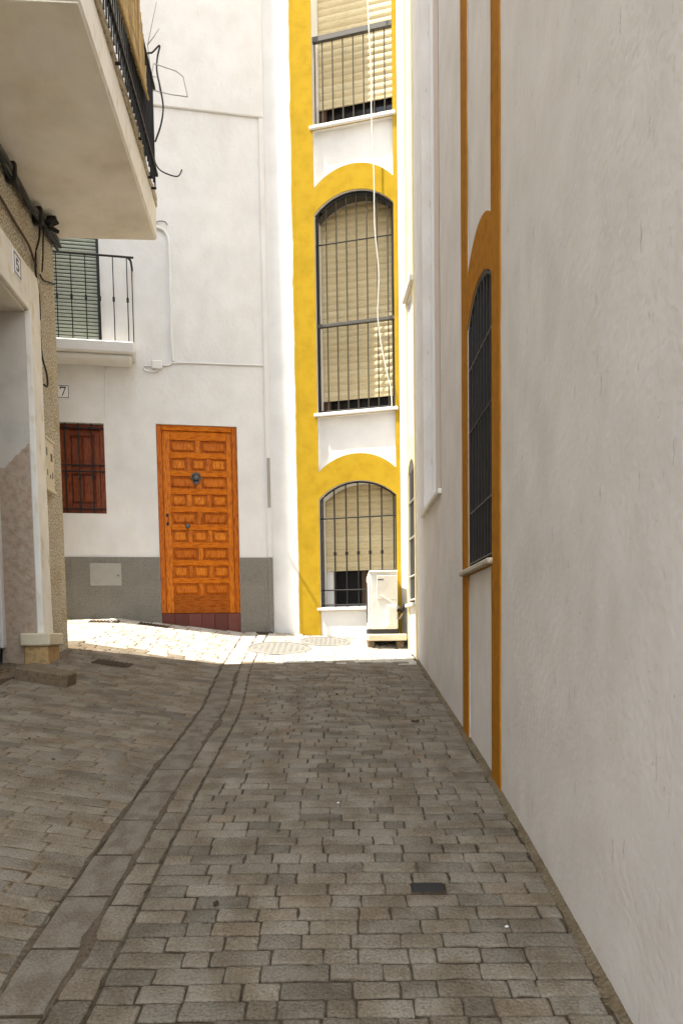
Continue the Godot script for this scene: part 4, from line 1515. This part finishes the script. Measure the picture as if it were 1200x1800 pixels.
	var loop := [w(7.32, 5.10, 1.03), w(7.34, 5.21, 1.05), w(7.35, 5.158, 1.25), w(7.35, 5.111, 1.311), w(7.35, 4.937, 1.347), w(7.35, 4.952, 1.192), w(7.35, 4.985, 1.03)]
	for i in loop.size() - 1:
		bar(rack, loop[i], loop[i + 1], 0.005, M.wire_steel, "rod", false)
	bar(rack, w(7.35, 5.109, 1.0), w(7.35, 5.097, 1.083), 0.004, M.wire_steel, "rod", false)
	bar(rack, w(7.35, 5.097, 1.083), w(7.35, 4.953, 1.095), 0.004, M.wire_steel, "rod", false)
	wire("balcony_cable", "black cable arching out from the balcony railing top", "cable", lf, [w(7.3, 5.05, 1.0), w(7.33, 5.27, 0.99), w(7.35, 5.313, 1.039), w(7.35, 5.375, 1.107), w(7.35, 5.276, 1.084), w(7.35, 5.151, 1.075), w(7.35, 4.979, 1.106), w(7.35, 4.83, 1.122), w(7.35, 4.679, 1.096), w(7.35, 4.53, 1.04)], 0.008, M.rubber)
	wire("balcony_cable", "thin black cable hook at the railing's lower corner", "cable", lf, [w(7.35, 4.46, 1.03), w(7.35, 4.40, 1.025), w(7.35, 4.316, 1.049), w(7.35, 4.262, 1.11), w(7.35, 4.23, 1.233), w(7.35, 4.292, 1.277)], 0.006, M.rubber)
	var ant := thing("dry_twig", "dry branching twig standing up behind the reed screen", "twig", lf)
	for q in [[w(7.33, 5.03, 1.03), w(7.34, 5.37, 1.0), w(7.35, 5.75, 1.09)], [w(7.34, 5.37, 1.0), w(7.35, 5.44, 1.05), w(7.35, 5.523, 1.107)], [w(7.30, 5.04, 0.92), w(7.33, 5.58, 0.91), w(7.35, 5.576, 0.955)], [w(7.33, 5.58, 0.91), w(7.35, 5.54, 0.95), w(7.35, 5.50, 0.928)]]:
		st = begin()
		tube(st, q, 0.004, 5, 0.002)
		part(ant, "stem", st, M.cable_grey)

	# ---- things on the wall of the house with the wooden door
	var df := frame(Vector2(-3.32, 9.4), Vector2(-0.872, 9.9), 0.0)
	var cd := thing("wall_conduit", "white painted conduit with junction box above the wooden door", "conduit", df)
	st = begin()
	tube(st, curve([w(1.16, 4.90, 0.03), w(1.27, 4.86, 0.02), w(1.32, 4.72, 0.018), w(1.325, 4.3, 0.018), w(1.32, 3.8, 0.018), w(1.33, 3.33, 0.018)], 4), 0.016, 8)
	part(cd, "pipe", st, M.conduit)
	st = begin()
	cbox(st, 1.075, 1.20, 3.225, 3.325, 0.0, 0.045, 0.008)
	part(cd, "junction_box", st, M.conduit)
	st = begin()
	tube(st, curve([w(1.20, 3.275, 0.02), w(1.28, 3.28, 0.016), w(1.33, 3.31, 0.016), w(1.6, 3.325, 0.01), w(2.0, 3.33, 0.01), w(2.435, 3.34, 0.01)], 4), 0.011, 6)
	part(cd, "wire_run", st, M.conduit)
	st = begin()
	tube(st, curve([w(1.075, 3.26, 0.02), w(0.98, 3.25, 0.012), w(1.0, 3.2, 0.02), w(1.1, 3.19, 0.03), w(1.15, 3.22, 0.03)], 4), 0.008, 6)
	part(cd, "wire_end", st, M.conduit)
	wire("wall_wire", "thin white wire running down the wall to the shuttered window", "wire", df, [w(0.60, 3.25, 0.012), w(0.535, 3.20, 0.010), w(0.525, 2.95, 0.008), w(0.515, 2.62, 0.008)], 0.006, M.conduit)
	wire("wall_wire", "thin wire hook at the top of the white conduit", "wire", df, [w(1.16, 4.90, 0.03), w(1.2, 4.96, 0.03), w(1.28, 4.965, 0.03), w(1.31, 4.93, 0.03)], 0.006, M.cable_grey)
	var n7 := thing("house_number", "white number seven tile on the wall above the shuttered window", "house number", df)
	st = begin()
	cbox(st, -0.09, 0.11, 2.83, 2.992, 0.0, 0.012, 0.003)
	part(n7, "tile", st, M.tile_white)
	for q in [[-0.082, 0.102, 2.838, 2.846], [-0.082, 0.102, 2.976, 2.984], [0.094, 0.102, 2.846, 2.976], [-0.082, -0.074, 2.846, 2.976]]:
		st = begin()
		box(st, q[0], q[1], q[2], q[3], 0.011, 0.0132)
		part(n7, "border", st, M.ink_blue)
	letters(n7, "digit", "7", 0.105, w(0.035, 2.912, 0.0135), M.ink, true)

	# ---- loose white cable down the yellow front
	var ff := frame(Vector2(-0.8742, 9.936), Vector2(0.739, 9.5), 0.0)
	wire("hanging_cable", "loose white cable hanging down the yellow window column", "cable", ff, [w(1.32, 9.0, 0.07), w(1.345, 8.0, 0.08), w(1.35, 7.42, 0.08), w(1.385, 6.5, 0.075), w(1.38, 6.12, 0.07), w(1.40, 5.4, 0.06), w(1.40, 4.83, 0.05), w(1.44, 4.3, 0.04), w(1.425, 3.77, 0.045), w(1.47, 3.4, 0.045), w(1.52, 3.15, 0.05), w(1.575, 2.9, 0.05), w(1.587, 2.70, 0.055)], 0.0068, M.cable_white)

	# ---- dry leaves and scraps on the paving
	var lit := [[0.505, 5.34, 0.05], [-0.477, 2.76, 0.03], [0.02, 4.9, 0.02], [0.62, 3.6, 0.02], [-0.05, 6.3, 0.03], [-1.6, 4.2, 0.02], [-1.85, 4.5, 0.022], [-0.3, 3.4, 0.018], [0.55, 7.1, 0.03]]
	for i in lit.size():
		var q: Array = lit[i]
		var lv := thing("dry_leaf", ["curled dark dry leaf on the paving near the ochre window", "small dark dry leaf on the paving right of the drain channel", "dry leaf speck mid street beyond the small dark leaf", "dry leaf speck close to the white wall foot", "dry leaf speck far up the middle of the street", "dry leaf speck on the paving left of the channel, nearer one", "dry leaf speck on the paving left of the channel, farther one", "dry leaf speck just beyond the small dark leaf", "dry leaf speck far up beside the white wall"][i], "leaf", on_ground(q[0], q[1], i * 1.3), "dry leaves on the paving")
		st = begin()
		var s: float = q[2]
		var rows := []
		for a in 5:
			var t := a / 4.0
			var wd := s * 0.42 * sin(PI * clampf(t, 0.08, 0.95))
			rows.append([Vector3((t - 0.5) * s, 0.004 + s * 0.35 * absf(t - 0.5) + s * 0.16, -wd), Vector3((t - 0.5) * s, 0.004, 0), Vector3((t - 0.5) * s, 0.004 + s * 0.3 * absf(t - 0.4) + s * 0.1, wd)])
		for a in 4:
			for b in 2:
				quad(st, rows[a][b], rows[a][b + 1], rows[a + 1][b + 1], rows[a + 1][b], Vector3.UP)
		part(lv, "blade", st, M.leaf)
	for q in [[-0.03, 3.75, "tiny white paper scrap in the middle of the street"], [-1.75, 3.35, "tiny white paper scrap left of the channel, farther of the two"], [-1.62, 3.2, "tiny white paper scrap left of the channel, nearer of the two"], [0.56, 2.62, "tiny white paper scrap nearest the small dark metal plate"]]:
		var sc := thing("paper_scrap", q[2], "scrap", on_ground(q[0], q[1], q[0] * 7.0), "white scraps on the paving")
		st = begin()
		cbox(st, -0.007, 0.007, 0.001, 0.004, -0.005, 0.006, 0.001)
		part(sc, "sheet", st, M.paper)
